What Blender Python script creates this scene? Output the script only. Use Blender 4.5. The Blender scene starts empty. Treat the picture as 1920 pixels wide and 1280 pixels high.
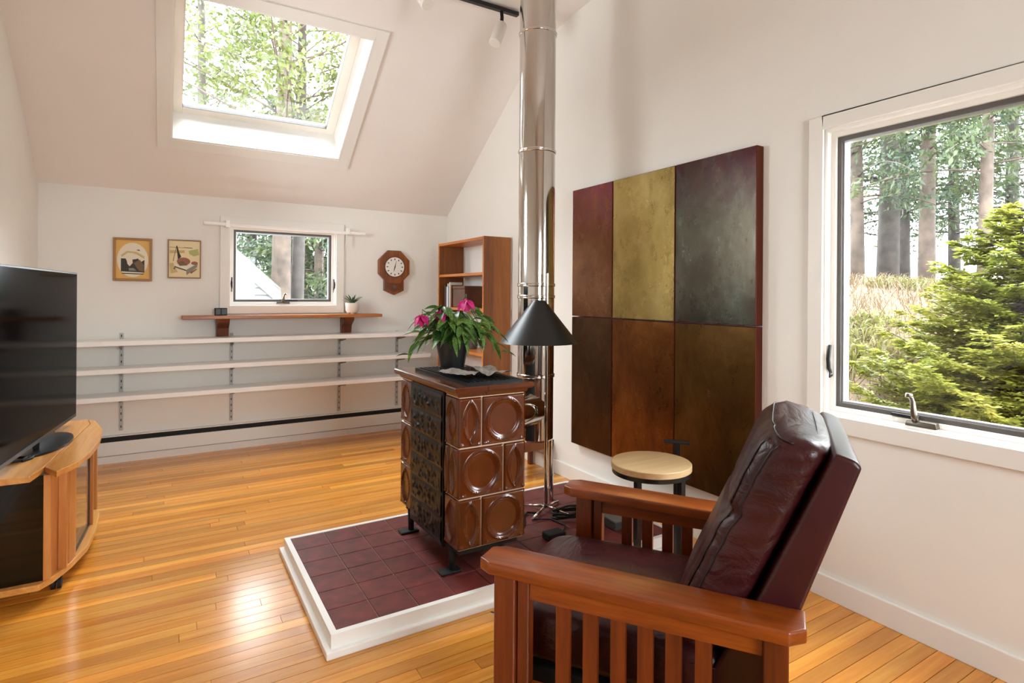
import bpy, bmesh, math, random
import numpy as np
from mathutils import Vector, Matrix

random.seed(7)
RNG = np.random.default_rng(11)
S = bpy.context.scene
COL = S.collection

# ------------------------------------------------------------------ camera
FPX, YAW, HY, ROLL, CX, CH = 1086.0, math.radians(32.1), 553.2, 0.0070, 993.0, 1.3
cd = bpy.data.cameras.new('camera')
cam = bpy.data.objects.new('camera', cd)
COL.objects.link(cam)
cd.sensor_fit = 'HORIZONTAL'
cd.sensor_width = 36.0
cd.lens = FPX * 36.0 / 1920.0
cd.shift_x = -(CX - 960.0) / 1920.0
cd.shift_y = (HY - 640.0) / 1920.0
cd.clip_start = 0.02
cd.clip_end = 300
_fw = Vector((math.sin(YAW), math.cos(YAW), 0))
_q = _fw.to_track_quat('-Z', 'Y').to_matrix().to_4x4()
cam.matrix_world = Matrix.Translation((0, 0, CH)) @ _q @ Matrix.Rotation(ROLL, 4, 'Z')
S.camera = cam

# ------------------------------------------------------------------ view, sky, window light
S.view_settings.view_transform = 'Standard'
S.view_settings.look = 'None'
S.view_settings.gamma = 1.0
S.view_settings.use_curve_mapping = False
S.view_settings.exposure = 1.3
SKY = 10.0
w = bpy.data.worlds.new('overcast_sky')
S.world = w
w.use_nodes = True
_bg = w.node_tree.nodes['Background']
_bg.inputs[0].default_value = (0.88, 0.96, 1.0, 1)
_bg.inputs[1].default_value = SKY


def area_light(name, loc, direction, sx, sy, power, col=(1, 1, 1), portal=False):
    l = bpy.data.lights.new(name, 'AREA')
    l.shape = 'RECTANGLE'
    l.size = sx
    l.size_y = sy
    l.energy = power
    l.color = col
    if portal:
        l.cycles.is_portal = True
    o = bpy.data.objects.new(name, l)
    COL.objects.link(o)
    o.location = loc
    d = Vector(direction)
    o.rotation_euler = d.to_track_quat('-Z', 'Z' if abs(d.z) < .9 else 'Y').to_euler()
    return o


# room numbers (metres)
XL, XR, YB, YF = -0.793, 2.431, 5.468, -2.0
HK, SL = 2.097, 0.678
NRM = Vector((0, SL, 1)).normalized()          # outward normal of the sloped ceiling
# daylight of the openings
area_light('daylight_portal_small_window', (0.89, YB + .12, 1.53), (0, -1, 0), .78, .6, 1, portal=True)
area_light('daylight_portal_side_window', (XR + .16, 1.03, 1.41), (-1, 0, 0), .78, 1.2, 1, portal=True)
_sc = Vector((.625, 4.49, HK + SL * (YB - 4.49))) + NRM * .36
area_light('daylight_portal_skylight', _sc, -NRM, 1.1, 1.1, 1, portal=True)
area_light('daylight_portal_added_rear_window', (.95, YF - .1, 1.5), (0, 1, 0), 1.3, 1.2, 1, portal=True)  # portal for the unseen rear window, added as a light source
area_light('daylight_portal_added_left_window', (XL - .1, 3.7, 1.95), (1, 0, 0), .9, .8, 1, portal=True)  # portal for the unseen left window, added as a light source


# ------------------------------------------------------------------ pixel -> point helpers (1920x1280 frame)
def ray(px, py):
    dx, dy = px - CX, HY - py
    c, s = math.cos(ROLL), math.sin(ROLL)
    dx, dy = dx * c - dy * s, dx * s + dy * c
    return Vector((math.sin(YAW) + dx / FPX * math.cos(YAW), math.cos(YAW) - dx / FPX * math.sin(YAW), dy / FPX))


CO = Vector((0, 0, CH))


def pz(px, py, z=0.0):
    r = ray(px, py)
    return CO + r * ((z - CH) / r.z)


def pX(px, py, X):
    r = ray(px, py)
    return CO + r * (X / r.x)


def pY(px, py, Y):
    r = ray(px, py)
    return CO + r * (Y / r.y)


def pd(px, py, d):
    return CO + ray(px, py) * d


# ------------------------------------------------------------------ materials
def lin(c):
    out = []
    for v in c:
        v = v / 255.0
        out.append(v / 12.92 if v <= .04045 else ((v + .055) / 1.055) ** 2.4)
    return (*out, 1.0)


def newmat(name):
    m = bpy.data.materials.new(name)
    m.use_nodes = True
    nt = m.node_tree
    return m, nt, nt.nodes['Principled BSDF']


def N(nt, kind, **kw):
    n = nt.nodes.new(kind)
    for k, v in kw.items():
        setattr(n, k, v)
    return n


def coords(nt, space='Object', scale=(1, 1, 1), rand=False):
    if space == 'World':
        g = N(nt, 'ShaderNodeNewGeometry')
        out = g.outputs['Position']
    else:
        t = N(nt, 'ShaderNodeTexCoord')
        out = t.outputs[space]
    if rand:
        oi = N(nt, 'ShaderNodeObjectInfo')
        mul = N(nt, 'ShaderNodeMath', operation='MULTIPLY')
        mul.inputs[1].default_value = 37.0
        nt.links.new(oi.outputs['Random'], mul.inputs[0])
        add = N(nt, 'ShaderNodeVectorMath', operation='ADD')
        nt.links.new(out, add.inputs[0])
        nt.links.new(mul.outputs[0], add.inputs[1])
        out = add.outputs[0]
    mp = N(nt, 'ShaderNodeMapping')
    mp.inputs['Scale'].default_value = scale
    nt.links.new(out, mp.inputs['Vector'])
    return mp.outputs[0]


def ramp(nt, fac, stops):
    r = N(nt, 'ShaderNodeValToRGB')
    e = r.color_ramp.elements
    while len(e) < len(stops):
        e.new(.5)
    for el, (p, c) in zip(e, stops):
        el.position = p
        el.color = c if len(c) == 4 else lin(c)
    nt.links.new(fac, r.inputs[0])
    return r.outputs[0]


def noise(nt, vec, scale, detail=4, rough=.55, dist=0.0):
    n = N(nt, 'ShaderNodeTexNoise')
    n.inputs['Scale'].default_value = scale
    n.inputs['Detail'].default_value = detail
    n.inputs['Roughness'].default_value = rough
    n.inputs['Distortion'].default_value = dist
    nt.links.new(vec, n.inputs['Vector'])
    return n.outputs['Fac']


def bump(nt, bs, fac, strength, dist=.01):
    b = N(nt, 'ShaderNodeBump')
    b.inputs['Strength'].default_value = strength
    b.inputs['Distance'].default_value = dist
    nt.links.new(fac, b.inputs['Height'])
    nt.links.new(b.outputs[0], bs.inputs['Normal'])


def flat(name, c, rough=.5, metal=0.0, var=None, bmp=None, coat=0.0, spec=.5, space='Object'):
    m, nt, b = newmat(name)
    b.inputs['Base Color'].default_value = lin(c)
    b.inputs['Roughness'].default_value = rough
    b.inputs['Metallic'].default_value = metal
    b.inputs['Coat Weight'].default_value = coat
    b.inputs['Coat Roughness'].default_value = .12
    b.inputs['Specular IOR Level'].default_value = spec
    v = None
    if var:
        sc, amt = var
        v = coords(nt, space)
        f = noise(nt, v, sc)
        lo = tuple(max(0, x * (1 - amt)) for x in c)
        hi = tuple(min(255, x * (1 + amt)) for x in c)
        nt.links.new(ramp(nt, f, [(.3, lo), (.7, hi)]), b.inputs['Base Color'])
    if bmp:
        sc, st = bmp
        v = v or coords(nt, space)
        bump(nt, b, noise(nt, v, sc, 5), st)
    return m


def wood(name, dark, mid, light, axis=1, rough=.35, scale=9.0, coat=.2, space='Object', rand=False, bmp=.08):
    m, nt, b = newmat(name)
    s = [1.0, 1.0, 1.0]
    s[axis] = .07
    v = coords(nt, space, tuple(s), rand)
    f1 = noise(nt, v, scale, 5, .6, .6)
    f2 = noise(nt, v, scale * 9, 3, .6)
    mx = N(nt, 'ShaderNodeMix')
    mx.inputs[0].default_value = .3
    nt.links.new(f1, mx.inputs[2])
    nt.links.new(f2, mx.inputs[3])
    c = ramp(nt, mx.outputs[0], [(.33, dark), (.5, mid), (.66, light)])
    if rand:
        oi = N(nt, 'ShaderNodeObjectInfo')
        hs = N(nt, 'ShaderNodeHueSaturation')
        mr = N(nt, 'ShaderNodeMapRange')
        mr.inputs[3].default_value = .72
        mr.inputs[4].default_value = 1.22
        nt.links.new(oi.outputs['Random'], mr.inputs[0])
        nt.links.new(mr.outputs[0], hs.inputs['Value'])
        nt.links.new(c, hs.inputs['Color'])
        c = hs.outputs[0]
    nt.links.new(c, b.inputs['Base Color'])
    b.inputs['Roughness'].default_value = rough
    b.inputs['Coat Weight'].default_value = coat
    b.inputs['Coat Roughness'].default_value = .15
    bump(nt, b, f2, bmp, .002)
    return m


def glass(name, tint=(1, 1, 1), refl=1.0):
    m = bpy.data.materials.new(name)
    m.use_nodes = True
    nt = m.node_tree
    nt.nodes.clear()
    o = N(nt, 'ShaderNodeOutputMaterial')
    t = N(nt, 'ShaderNodeBsdfTransparent')
    t.inputs[0].default_value = (*tint, 1)
    g = N(nt, 'ShaderNodeBsdfGlossy')
    g.inputs['Roughness'].default_value = .02
    fr = N(nt, 'ShaderNodeFresnel')
    fr.inputs[0].default_value = 1.45
    mul = N(nt, 'ShaderNodeMath', operation='MULTIPLY')
    mul.inputs[1].default_value = refl
    nt.links.new(fr.outputs[0], mul.inputs[0])
    mx = N(nt, 'ShaderNodeMixShader')
    nt.links.new(mul.outputs[0], mx.inputs[0])
    nt.links.new(t.outputs[0], mx.inputs[1])
    nt.links.new(g.outputs[0], mx.inputs[2])
    nt.links.new(mx.outputs[0], o.inputs[0])
    return m


def leafmat(name, c1, c2, c3, scale=1.2, trans=.45, rough=.5):
    m, nt, b = newmat(name)
    v = coords(nt, 'World')
    f = noise(nt, v, scale, 3)
    f2 = noise(nt, v, scale * 14, 2)
    mx = N(nt, 'ShaderNodeMix')
    mx.inputs[0].default_value = .5
    nt.links.new(f, mx.inputs[2])
    nt.links.new(f2, mx.inputs[3])
    c = ramp(nt, mx.outputs[0], [(.36, c1), (.5, c2), (.63, c3)])
    nt.links.new(c, b.inputs['Base Color'])
    b.inputs['Roughness'].default_value = rough
    t = N(nt, 'ShaderNodeBsdfTranslucent')
    nt.links.new(c, t.inputs[0])
    mix = N(nt, 'ShaderNodeMixShader')
    mix.inputs[0].default_value = trans
    nt.links.new(b.outputs[0], mix.inputs[1])
    nt.links.new(t.outputs[0], mix.inputs[2])
    nt.links.new(mix.outputs[0], nt.nodes['Material Output'].inputs[0])
    return m


def leather_mat(name='maroon_leather', strength=.34):
    m, nt, b = newmat(name)
    v = coords(nt, 'Object')
    f = noise(nt, v, 5, 3)
    nt.links.new(ramp(nt, f, [(.3, (44, 10, 13)), (.7, (64, 18, 21))]), b.inputs['Base Color'])
    b.inputs['Roughness'].default_value = .36
    b.inputs['Specular IOR Level'].default_value = .45
    v2 = coords(nt, 'Object', (.6, 1, 1.5))
    big = noise(nt, v2, 9, 3, .5, 1.2)
    fine = noise(nt, v, 260, 2)
    mx = N(nt, 'ShaderNodeMix')
    mx.inputs[0].default_value = .06
    nt.links.new(big, mx.inputs[2])
    nt.links.new(fine, mx.inputs[3])
    bump(nt, b, mx.outputs[0], strength, .03)
    return m


def patina_mat(name, stops, rough, scale, top=None, edge=None, z0=0.0, z1=1.0):
    """metal sheet with a mottled patina; `top` = another patina creeping down from the sheet's upper edge"""
    m, nt, b = newmat(name)
    v = coords(nt, 'Object', (1, 1, .6))
    f = noise(nt, v, scale, 12, .72, .35)
    c = ramp(nt, f, stops)
    if top:
        sx = N(nt, 'ShaderNodeSeparateXYZ')
        tc = N(nt, 'ShaderNodeTexCoord')
        nt.links.new(tc.outputs['Object'], sx.inputs[0])
        mr = N(nt, 'ShaderNodeMapRange')
        mr.inputs[1].default_value = top[1]
        mr.inputs[2].default_value = top[2]
        nt.links.new(sx.outputs['Z'], mr.inputs[0])
        ad = N(nt, 'ShaderNodeMath', operation='MULTIPLY')
        nt.links.new(mr.outputs[0], ad.inputs[0])
        f3 = noise(nt, v, scale * 1.7, 5, .6, 1.5)
        k = ramp(nt, f3, [(.3, (60, 60, 60)), (.6, (255, 255, 255))])
        nt.links.new(k, ad.inputs[1])
        mx = N(nt, 'ShaderNodeMix', data_type='RGBA')
        nt.links.new(ad.outputs[0], mx.inputs[0])
        nt.links.new(c, mx.inputs[6])
        f4 = noise(nt, v, scale * 2.3, 4)
        nt.links.new(ramp(nt, f4, top[0]), mx.inputs[7])
        c = mx.outputs[2]
    nt.links.new(c, b.inputs['Base Color'])
    b.inputs['Metallic'].default_value = .82
    fr = noise(nt, v, scale * 3, 5, .7)
    mr2 = N(nt, 'ShaderNodeMapRange')
    mr2.inputs[3].default_value = rough - .07
    mr2.inputs[4].default_value = rough + .12
    nt.links.new(fr, mr2.inputs[0])
    nt.links.new(mr2.outputs[0], b.inputs['Roughness'])
    v2 = coords(nt, 'Object', (1, 1, 1))
    bump(nt, b, noise(nt, v2, 22, 8, .75, 1.2), .10, .006)
    return m


MT = {}
MT['wall'] = flat('cream_wall_paint', (240, 236, 229), .75, var=(1.2, .012), bmp=(90, .03), space='World')
MT['ceil'] = flat('cream_ceiling_paint', (240, 233, 227), .8, var=(1.0, .012), bmp=(70, .03), space='World')
MT['trim'] = flat('cream_trim_paint', (240, 236, 229), .45)
MT['white'] = flat('white_gloss_paint', (244, 240, 234), .4)
MT['whitemetal'] = flat('white_enamel', (238, 232, 224), .35)
MT['skyframe'] = flat('skylight_cream', (247, 238, 226), .5)
MT['darkframe'] = flat('grey_brown_window_frame', (92, 86, 82), .45)
MT['alu'] = flat('aluminium', (190, 194, 198), .35, .8)
MT['standard'] = flat('grey_zinc', (183, 181, 178), .5)
MT['purewhite'] = flat('bright_white_enamel', (252, 250, 248), .3)
MT['pewter'] = flat('pewter_hardware', (120, 112, 100), .32, .9)
MT['black'] = flat('black_paint', (14, 14, 15), .38)
MT['blackmat'] = flat('black_rubber', (17, 17, 18), .7)
MT['iron'] = flat('black_enamelled_iron', (6, 6, 7), .36, .0, spec=.35)
MT['chrome'] = flat('polished_stainless', (205, 200, 194), .09, 1.0, bmp=(3, .012))
MT['chromeband'] = flat('polished_band', (215, 210, 204), .12, 1.0)
MT['glass'] = glass('window_glass')
MT['clear'] = glass('clear_door_glass', (.92, .94, .92))
MT['smoke'] = glass('smoked_glass', (.20, .17, .14), 1.0)
MT['plank'] = wood('honey_strip_floor', (196, 118, 34), (224, 148, 54), (242, 176, 78), 0, .25, 7, .35, 'World', True, .03)
MT['floorgap'] = flat('floor_gap', (52, 26, 9), .9)
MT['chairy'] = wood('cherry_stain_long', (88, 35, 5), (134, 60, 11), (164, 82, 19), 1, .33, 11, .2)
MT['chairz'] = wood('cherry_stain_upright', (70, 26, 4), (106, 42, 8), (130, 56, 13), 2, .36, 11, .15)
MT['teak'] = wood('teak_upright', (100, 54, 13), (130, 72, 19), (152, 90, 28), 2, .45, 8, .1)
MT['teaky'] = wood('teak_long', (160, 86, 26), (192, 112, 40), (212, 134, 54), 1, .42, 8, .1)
MT['teakx'] = wood('ledge_teak', (142, 78, 22), (174, 100, 32), (198, 124, 46), 0, .38, 9, .2)
MT['bracket'] = wood('dark_bracket', (78, 34, 12), (104, 48, 18), (122, 60, 26), 2, .4, 9, .1)
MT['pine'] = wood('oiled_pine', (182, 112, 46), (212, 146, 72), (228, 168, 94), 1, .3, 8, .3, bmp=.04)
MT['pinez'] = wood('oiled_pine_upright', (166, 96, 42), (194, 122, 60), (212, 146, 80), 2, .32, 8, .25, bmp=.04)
MT['oak'] = wood('pale_oak', (188, 152, 104), (208, 174, 126), (222, 192, 148), 0, .5, 7, .05)
MT['clockwood'] = wood('clock_oak', (98, 46, 12), (128, 66, 18), (152, 86, 28), 2, .4, 14, .2)
MT['leather'] = leather_mat()
MT['shell'] = leather_mat('maroon_leather_taut', .03)
MT['seam'] = flat('dark_seam', (26, 7, 10), .4)
MT['tile'] = flat('oxblood_quarry_tile', (104, 43, 39), .5, var=(16, .16), bmp=(40, .05), spec=.3, space='World')
MT['grout'] = flat('pale_grout', (188, 164, 146), .9)
MT['glaze'] = flat('brown_ceramic_glaze', (84, 36, 9), .2, var=(7, .14), coat=.2)
MT['glazegrout'] = flat('stove_grout', (206, 176, 146), .8)
MT['leaf'] = leafmat('house_plant_leaf', (44, 78, 30), (76, 114, 46), (128, 156, 76), 9, .25, .35)
MT['leafdark'] = leafmat('house_plant_leaf_dark', (24, 50, 24), (40, 74, 34), (74, 106, 50), 9, .2, .35)
MT['stem'] = flat('plant_stem', (70, 84, 40), .6)
MT['petal'] = leafmat('magenta_petal', (170, 14, 96), (206, 30, 122), (226, 70, 150), 30, .3, .5)
MT['soil'] = flat('soil', (30, 20, 13), .95)
MT['paper'] = flat('grey_tissue', (150, 142, 134), .7, var=(18, .12))
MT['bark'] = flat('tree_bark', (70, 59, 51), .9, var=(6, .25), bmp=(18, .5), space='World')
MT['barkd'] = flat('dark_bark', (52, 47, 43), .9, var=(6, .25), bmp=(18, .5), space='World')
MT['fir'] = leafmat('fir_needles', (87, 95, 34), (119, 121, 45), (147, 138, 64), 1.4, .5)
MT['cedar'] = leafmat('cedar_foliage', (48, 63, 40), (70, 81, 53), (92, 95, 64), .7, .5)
MT['cedard'] = leafmat('dark_fir_foliage', (37, 52, 40), (52, 68, 50), (76, 86, 60), .7, .5)  # darker green fir foliage
MT['maple'] = leafmat('spring_maple_leaf', (56, 67, 32), (76, 85, 42), (101, 104, 59), .8, .4)
MT['hill'] = flat('dry_hillside', (83, 67, 50), .95, var=(1.6, .12), bmp=(12, .5), space='World')
MT['straw'] = leafmat('dry_grass', (82, 65, 43), (93, 75, 53), (100, 83, 61), 2, .3)
MT['shrub'] = leafmat('low_green_growth', (77, 81, 37), (96, 94, 48), (111, 105, 61), 2, .4)
MT['siding'] = flat('white_siding', (83, 84, 83), .6)
MT['roof'] = flat('grey_shingle', (72, 71, 68), .9, var=(20, .2))


# ------------------------------------------------------------------ object helpers
def props(o, label=None, cat=None, group=None, kind=None):
    if label:
        o['label'] = label
    if cat:
        o['category'] = cat
    if group:
        o['group'] = group
    if kind:
        o['kind'] = kind
    return o


def thing(name, label, cat, loc=(0, 0, 0), rz=0.0, group=None):
    o = bpy.data.objects.new(name, None)
    o.empty_display_size = .05
    COL.objects.link(o)
    o.location = loc
    o.rotation_euler = (0, 0, rz)
    return props(o, label, cat, group)


def setting(name, loc=(0, 0, 0)):
    o = bpy.data.objects.new(name, None)
    o.empty_display_size = .05
    COL.objects.link(o)
    o.location = loc
    o['kind'] = 'structure'
    return o


def link(name, me, parent=None, loc=(0, 0, 0), rot=(0, 0, 0), scale=(1, 1, 1)):
    o = bpy.data.objects.new(name, me)
    COL.objects.link(o)
    o.location = loc
    o.rotation_euler = rot
    o.scale = scale
    if parent:
        o.parent = parent
    return o


class B:
    """collects geometry; build() makes ONE mesh object. org is subtracted, so world coordinates can be used under an Empty"""

    def __init__(s, org=(0, 0, 0)):
        s.bm = bmesh.new()
        s.org = Vector(org)

    def verts(s, pts):
        return [s.bm.verts.new(Vector(p) - s.org) for p in pts]

    def face(s, vs):
        try:
            return s.bm.faces.new(vs)
        except ValueError:
            return None

    def box(s, x0, x1, y0, y1, z0, z1):
        v = s.verts([(x0, y0, z0), (x1, y0, z0), (x1, y1, z0), (x0, y1, z0), (x0, y0, z1), (x1, y0, z1), (x1, y1, z1), (x0, y1, z1)])
        for f in ((3, 2, 1, 0), (4, 5, 6, 7), (0, 1, 5, 4), (1, 2, 6, 5), (2, 3, 7, 6), (3, 0, 4, 7)):
            s.face([v[i] for i in f])
        return s

    def hexa(s, bottom, top):
        v = s.verts(list(bottom) + list(top))
        n = len(bottom)
        s.face([v[i] for i in range(n - 1, -1, -1)])
        s.face([v[n + i] for i in range(n)])
        for i in range(n):
            j = (i + 1) % n
            s.face([v[i], v[j], v[n + j], v[n + i]])
        return s

    def prism(s, pts, vec):
        vec = Vector(vec)
        return s.hexa([Vector(p) for p in pts], [Vector(p) + vec for p in pts])

    def tube(s, path, r, n=10, cap=True, closed=False):
        path = [Vector(p) for p in path]
        rs = r if isinstance(r, (list, tuple)) else [r] * len(path)
        rings = []
        t0 = (path[1] - path[0]).normalized()
        up = Vector((0, 0, 1)) if abs(t0.z) < .9 else Vector((1, 0, 0))
        a = t0.cross(up).normalized()
        for i, p in enumerate(path):
            if i == 0:
                t = path[1] - path[0]
            elif i == len(path) - 1:
                t = path[-1] - path[-2]
            else:
                t = path[i + 1] - path[i - 1]
            t.normalize()
            a = (a - t * a.dot(t)).normalized()
            b = t.cross(a)
            rings.append(s.verts([p + (a * math.cos(2 * math.pi * k / n) + b * math.sin(2 * math.pi * k / n)) * rs[i] for k in range(n)]))
        m = len(rings)
        for i in range(m if closed else m - 1):
            A, C = rings[i], rings[(i + 1) % m]
            for k in range(n):
                s.face([A[k], A[(k + 1) % n], C[(k + 1) % n], C[k]])
        if cap and not closed:
            s.face(list(reversed(rings[0])))
            s.face(rings[-1])
        return s

    def cyl(s, a, b, r, n=24, r2=None):
        return s.tube([a, b], [r, r if r2 is None else r2], n)

    def lathe(s, c, prof, n=32, closed=False):
        """prof = list of (radius, z) about vertical axis through c"""
        c = Vector(c)
        rings = []
        for r, z in prof:
            if r < 1e-6:
                rings.append(s.verts([c + Vector((0, 0, z))]))
            else:
                rings.append(s.verts([c + Vector((r * math.cos(2 * math.pi * k / n), r * math.sin(2 * math.pi * k / n), z)) for k in range(n)]))
        for A, C in zip(rings, rings[1:]):
            for k in range(n):
                j = (k + 1) % n
                if len(A) == 1 and len(C) == 1:
                    continue
                if len(A) == 1:
                    s.face([A[0], C[j], C[k]])
                elif len(C) == 1:
                    s.face([A[k], A[j], C[0]])
                else:
                    s.face([A[k], A[j], C[j], C[k]])
        return s

    def grid(s, fn, nu, nv, closed_u=False):
        g = [s.verts([fn(i / (nu if closed_u else nu - 1), j / (nv - 1)) for j in range(nv)]) for i in range(nu)]
        for i in range(nu if closed_u else nu - 1):
            for j in range(nv - 1):
                i2 = (i + 1) % nu
                s.face([g[i][j], g[i2][j], g[i2][j + 1], g[i][j + 1]])
        return g

    def bevel(s, w, seg=2):
        bmesh.ops.remove_doubles(s.bm, verts=s.bm.verts, dist=1e-6)
        es = [e for e in s.bm.edges if len(e.link_faces) == 2 and e.calc_face_angle(0) > .5]
        bmesh.ops.bevel(s.bm, geom=es, offset=w, segments=seg, profile=.6, affect='EDGES', clamp_overlap=True)
        return s

    def mesh(s, name, mat, smooth=False, angle=None):
        bmesh.ops.recalc_face_normals(s.bm, faces=s.bm.faces)
        me = bpy.data.meshes.new(name)
        s.bm.to_mesh(me)
        s.bm.free()
        if mat:
            me.materials.append(MT[mat] if isinstance(mat, str) else mat)
        if smooth:
            for p in me.polygons:
                p.use_smooth = True
            if angle:
                me.set_sharp_from_angle(angle=math.radians(angle))
        return me

    def build(s, name, mat, parent=None, smooth=False, angle=None):
        return link(name, s.mesh(name, mat, smooth, angle), parent)


def pydata(name, verts, faces, mat, parent=None, org=(0, 0, 0)):
    me = bpy.data.meshes.new(name)
    me.from_pydata([tuple(v) for v in (np.asarray(verts) - np.asarray(org))], [], faces)
    me.materials.append(MT[mat] if isinstance(mat, str) else mat)
    return link(name, me, parent)


# ================================================================== STRUCTURE
# ---- floor: sub-floor slab + individual strips
fl = B().box(XL - .1, XR + .1, YF - .1, YB + .1, -.12, -.012).build('floor', 'floorgap')
props(fl, kind='structure')
unit = B().box(-.5, .5, -.5, .5, -.012, 0).mesh('plank', 'plank')
PW = .0603
rows = int((YB - .0 - (-.1)) / PW)
y = YB - PW / 2
rp = random.Random(3)
far_planks = B()
while y > YF:
    x = XL - rp.random() * 1.2
    while x < XR:
        L = rp.uniform(1.1, 2.3)
        if XR - (x + L) < .3:
            L = XR - x
        if x + L < XL + .3:
            L = XL + .3 - x
        a, b = max(x, XL), min(x + L, XR)
        if b - a > .12 and y > -.1:
            link('plank', unit, fl, ((a + b) / 2, y, 0), scale=(b - a - .0016, PW - .0024, 1))
        elif b - a > .12:
            far_planks.box(a, b - .0012, y - PW / 2 + .0008, y + PW / 2 - .0008, -.012, 0)
        x += L
    y -= PW
props(far_planks.build('plank_field', 'plank', fl), kind='stuff')


# ---- walls
def wall_with_hole(name, axis, c0, c1, a0, a1, z0, z1, hole):
    """axis 'x': wall spans x a0..a1, thickness y c0..c1 ; axis 'y' the other way round"""
    b = B()
    h0, h1, hz0, hz1 = hole
    for (p, q, r, t) in ((a0, h0, z0, z1), (h1, a1, z0, z1), (h0, h1, z0, hz0), (h0, h1, hz1, z1)):
        if q - p > 1e-4 and t - r > 1e-4:
            if axis == 'x':
                b.box(p, q, c0, c1, r, t)
            else:
                b.box(c0, c1, p, q, r, t)
    return props(b.build(name, 'wall'), kind='structure')


BW = (.45, 1.322, 1.195, 1.872)          # rough opening of the small window
RW = (.66, 1.459, .795, 2.028)           # rough opening of the side window
wall_with_hole('wall_back', 'x', YB, YB + .2, XL - .2, XR + .2, -.1, HK + .02, BW)
wall_with_hole('wall_right', 'y', XR, XR + .2, YF - .2, YB, -.1, 3.7, RW)
LW = (3.25, 4.15, 1.55, 2.35)              # unseen high window added over the television for more light
wall_with_hole('wall_left', 'y', XL - .2, XL, YF - .2, YB, -.1, 3.7, LW)
wall_with_hole('wall_front', 'x', YF - .2, YF, XL, XR, -.1, 2.2, (.3, 1.6, .9, 2.1))  # rear opening is an unseen window added to let in daylight

# ---- ceiling: sloped part with the skylight opening, rounded crown, rear slope
SX0, SX1, SY0, SY1 = .02, 1.225, 4.012, 4.978      # skylight well opening on the ceiling plane


def zc(y):
    return HK + SL * (YB - y)


def slab(b, x0, x1, y0, y1, t=.3):
    p = [Vector((x0, y0, zc(y0))), Vector((x1, y0, zc(y0))), Vector((x1, y1, zc(y1))), Vector((x0, y1, zc(y1)))]
    b.hexa(p, [q + NRM * t for q in p])


YK = 3.995
cb = B()
slab(cb, XL - .02, SX0, YK, YB + .08)
slab(cb, SX1, XR + .02, YK, YB + .08)
slab(cb, SX0, SX1, SY1, YB + .08)
slab(cb, SX0, SX1, YK, SY0)
ceil = props(cb.build('ceiling', 'ceil'), kind='structure')
prof = []
for k in range(13):                     # rounded crown: the slope eases off towards the flat top
    t = k / 12 * .27
    prof.append((YK - t, zc(YK) + .678 * t - .445 * t * t / .54))
z0_, y0_ = prof[-1][1], prof[-1][0]
for k in range(1, 15):
    t = k / 14 * .75
    prof.append((y0_ - t, z0_ + .233 * t - .233 * t * t / 1.5))
prof += [(2.6, prof[-1][1]), (.2, prof[-1][1]), (YF - .05, 2.06)]
b = B()
lo = [b.verts([(XL - .02, y_, z_), (XR + .02, y_, z_)]) for y_, z_ in prof]
hi = [b.verts([(XL - .02, y_, z_ + .3), (XR + .02, y_, z_ + .3)]) for y_, z_ in prof]
for k in range(len(prof) - 1):
    b.face([lo[k][0], lo[k][1], lo[k + 1][1], lo[k + 1][0]])
    b.face([hi[k][0], hi[k + 1][0], hi[k + 1][1], hi[k][1]])
    b.face([lo[k][0], lo[k + 1][0], hi[k + 1][0], hi[k][0]])
    b.face([lo[k][1], hi[k][1], hi[k + 1][1], lo[k + 1][1]])
b.build('ceiling_crown', 'ceil', ceil, True, 25)

# ---- baseboards
bb = B().box(XR - .015, XR, YF, 4.14, 0, .1).bevel(.004, 2)
props(bb.build('baseboard_right', 'trim'), kind='structure')
bb = B().box(XL, XL + .015, YF, YB - .08, 0, .1).bevel(.004, 2)
props(bb.build('baseboard_left', 'trim'), kind='structure')


# ================================================================== WINDOWS
def frame_ring(b, fn, a0, a1, z0, z1, wd, d0, d1):
    """rectangular ring in a wall; fn(a, d, z) -> point ; wd = (left, right, bottom, top) widths"""
    l, r, bt, tp = wd
    for (p, q, u, v) in ((a0, a0 + l, z0, z1), (a1 - r, a1, z0, z1), (a0 + l, a1 - r, z0, z0 + bt), (a0 + l, a1 - r, z1 - tp, z1)):
        pts = [fn(p, d0, u), fn(q, d0, u), fn(q, d0, v), fn(p, d0, v)]
        pts2 = [fn(p, d1, u), fn(q, d1, u), fn(q, d1, v), fn(p, d1, v)]
        b.hexa(pts, pts2)
    return b


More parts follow.
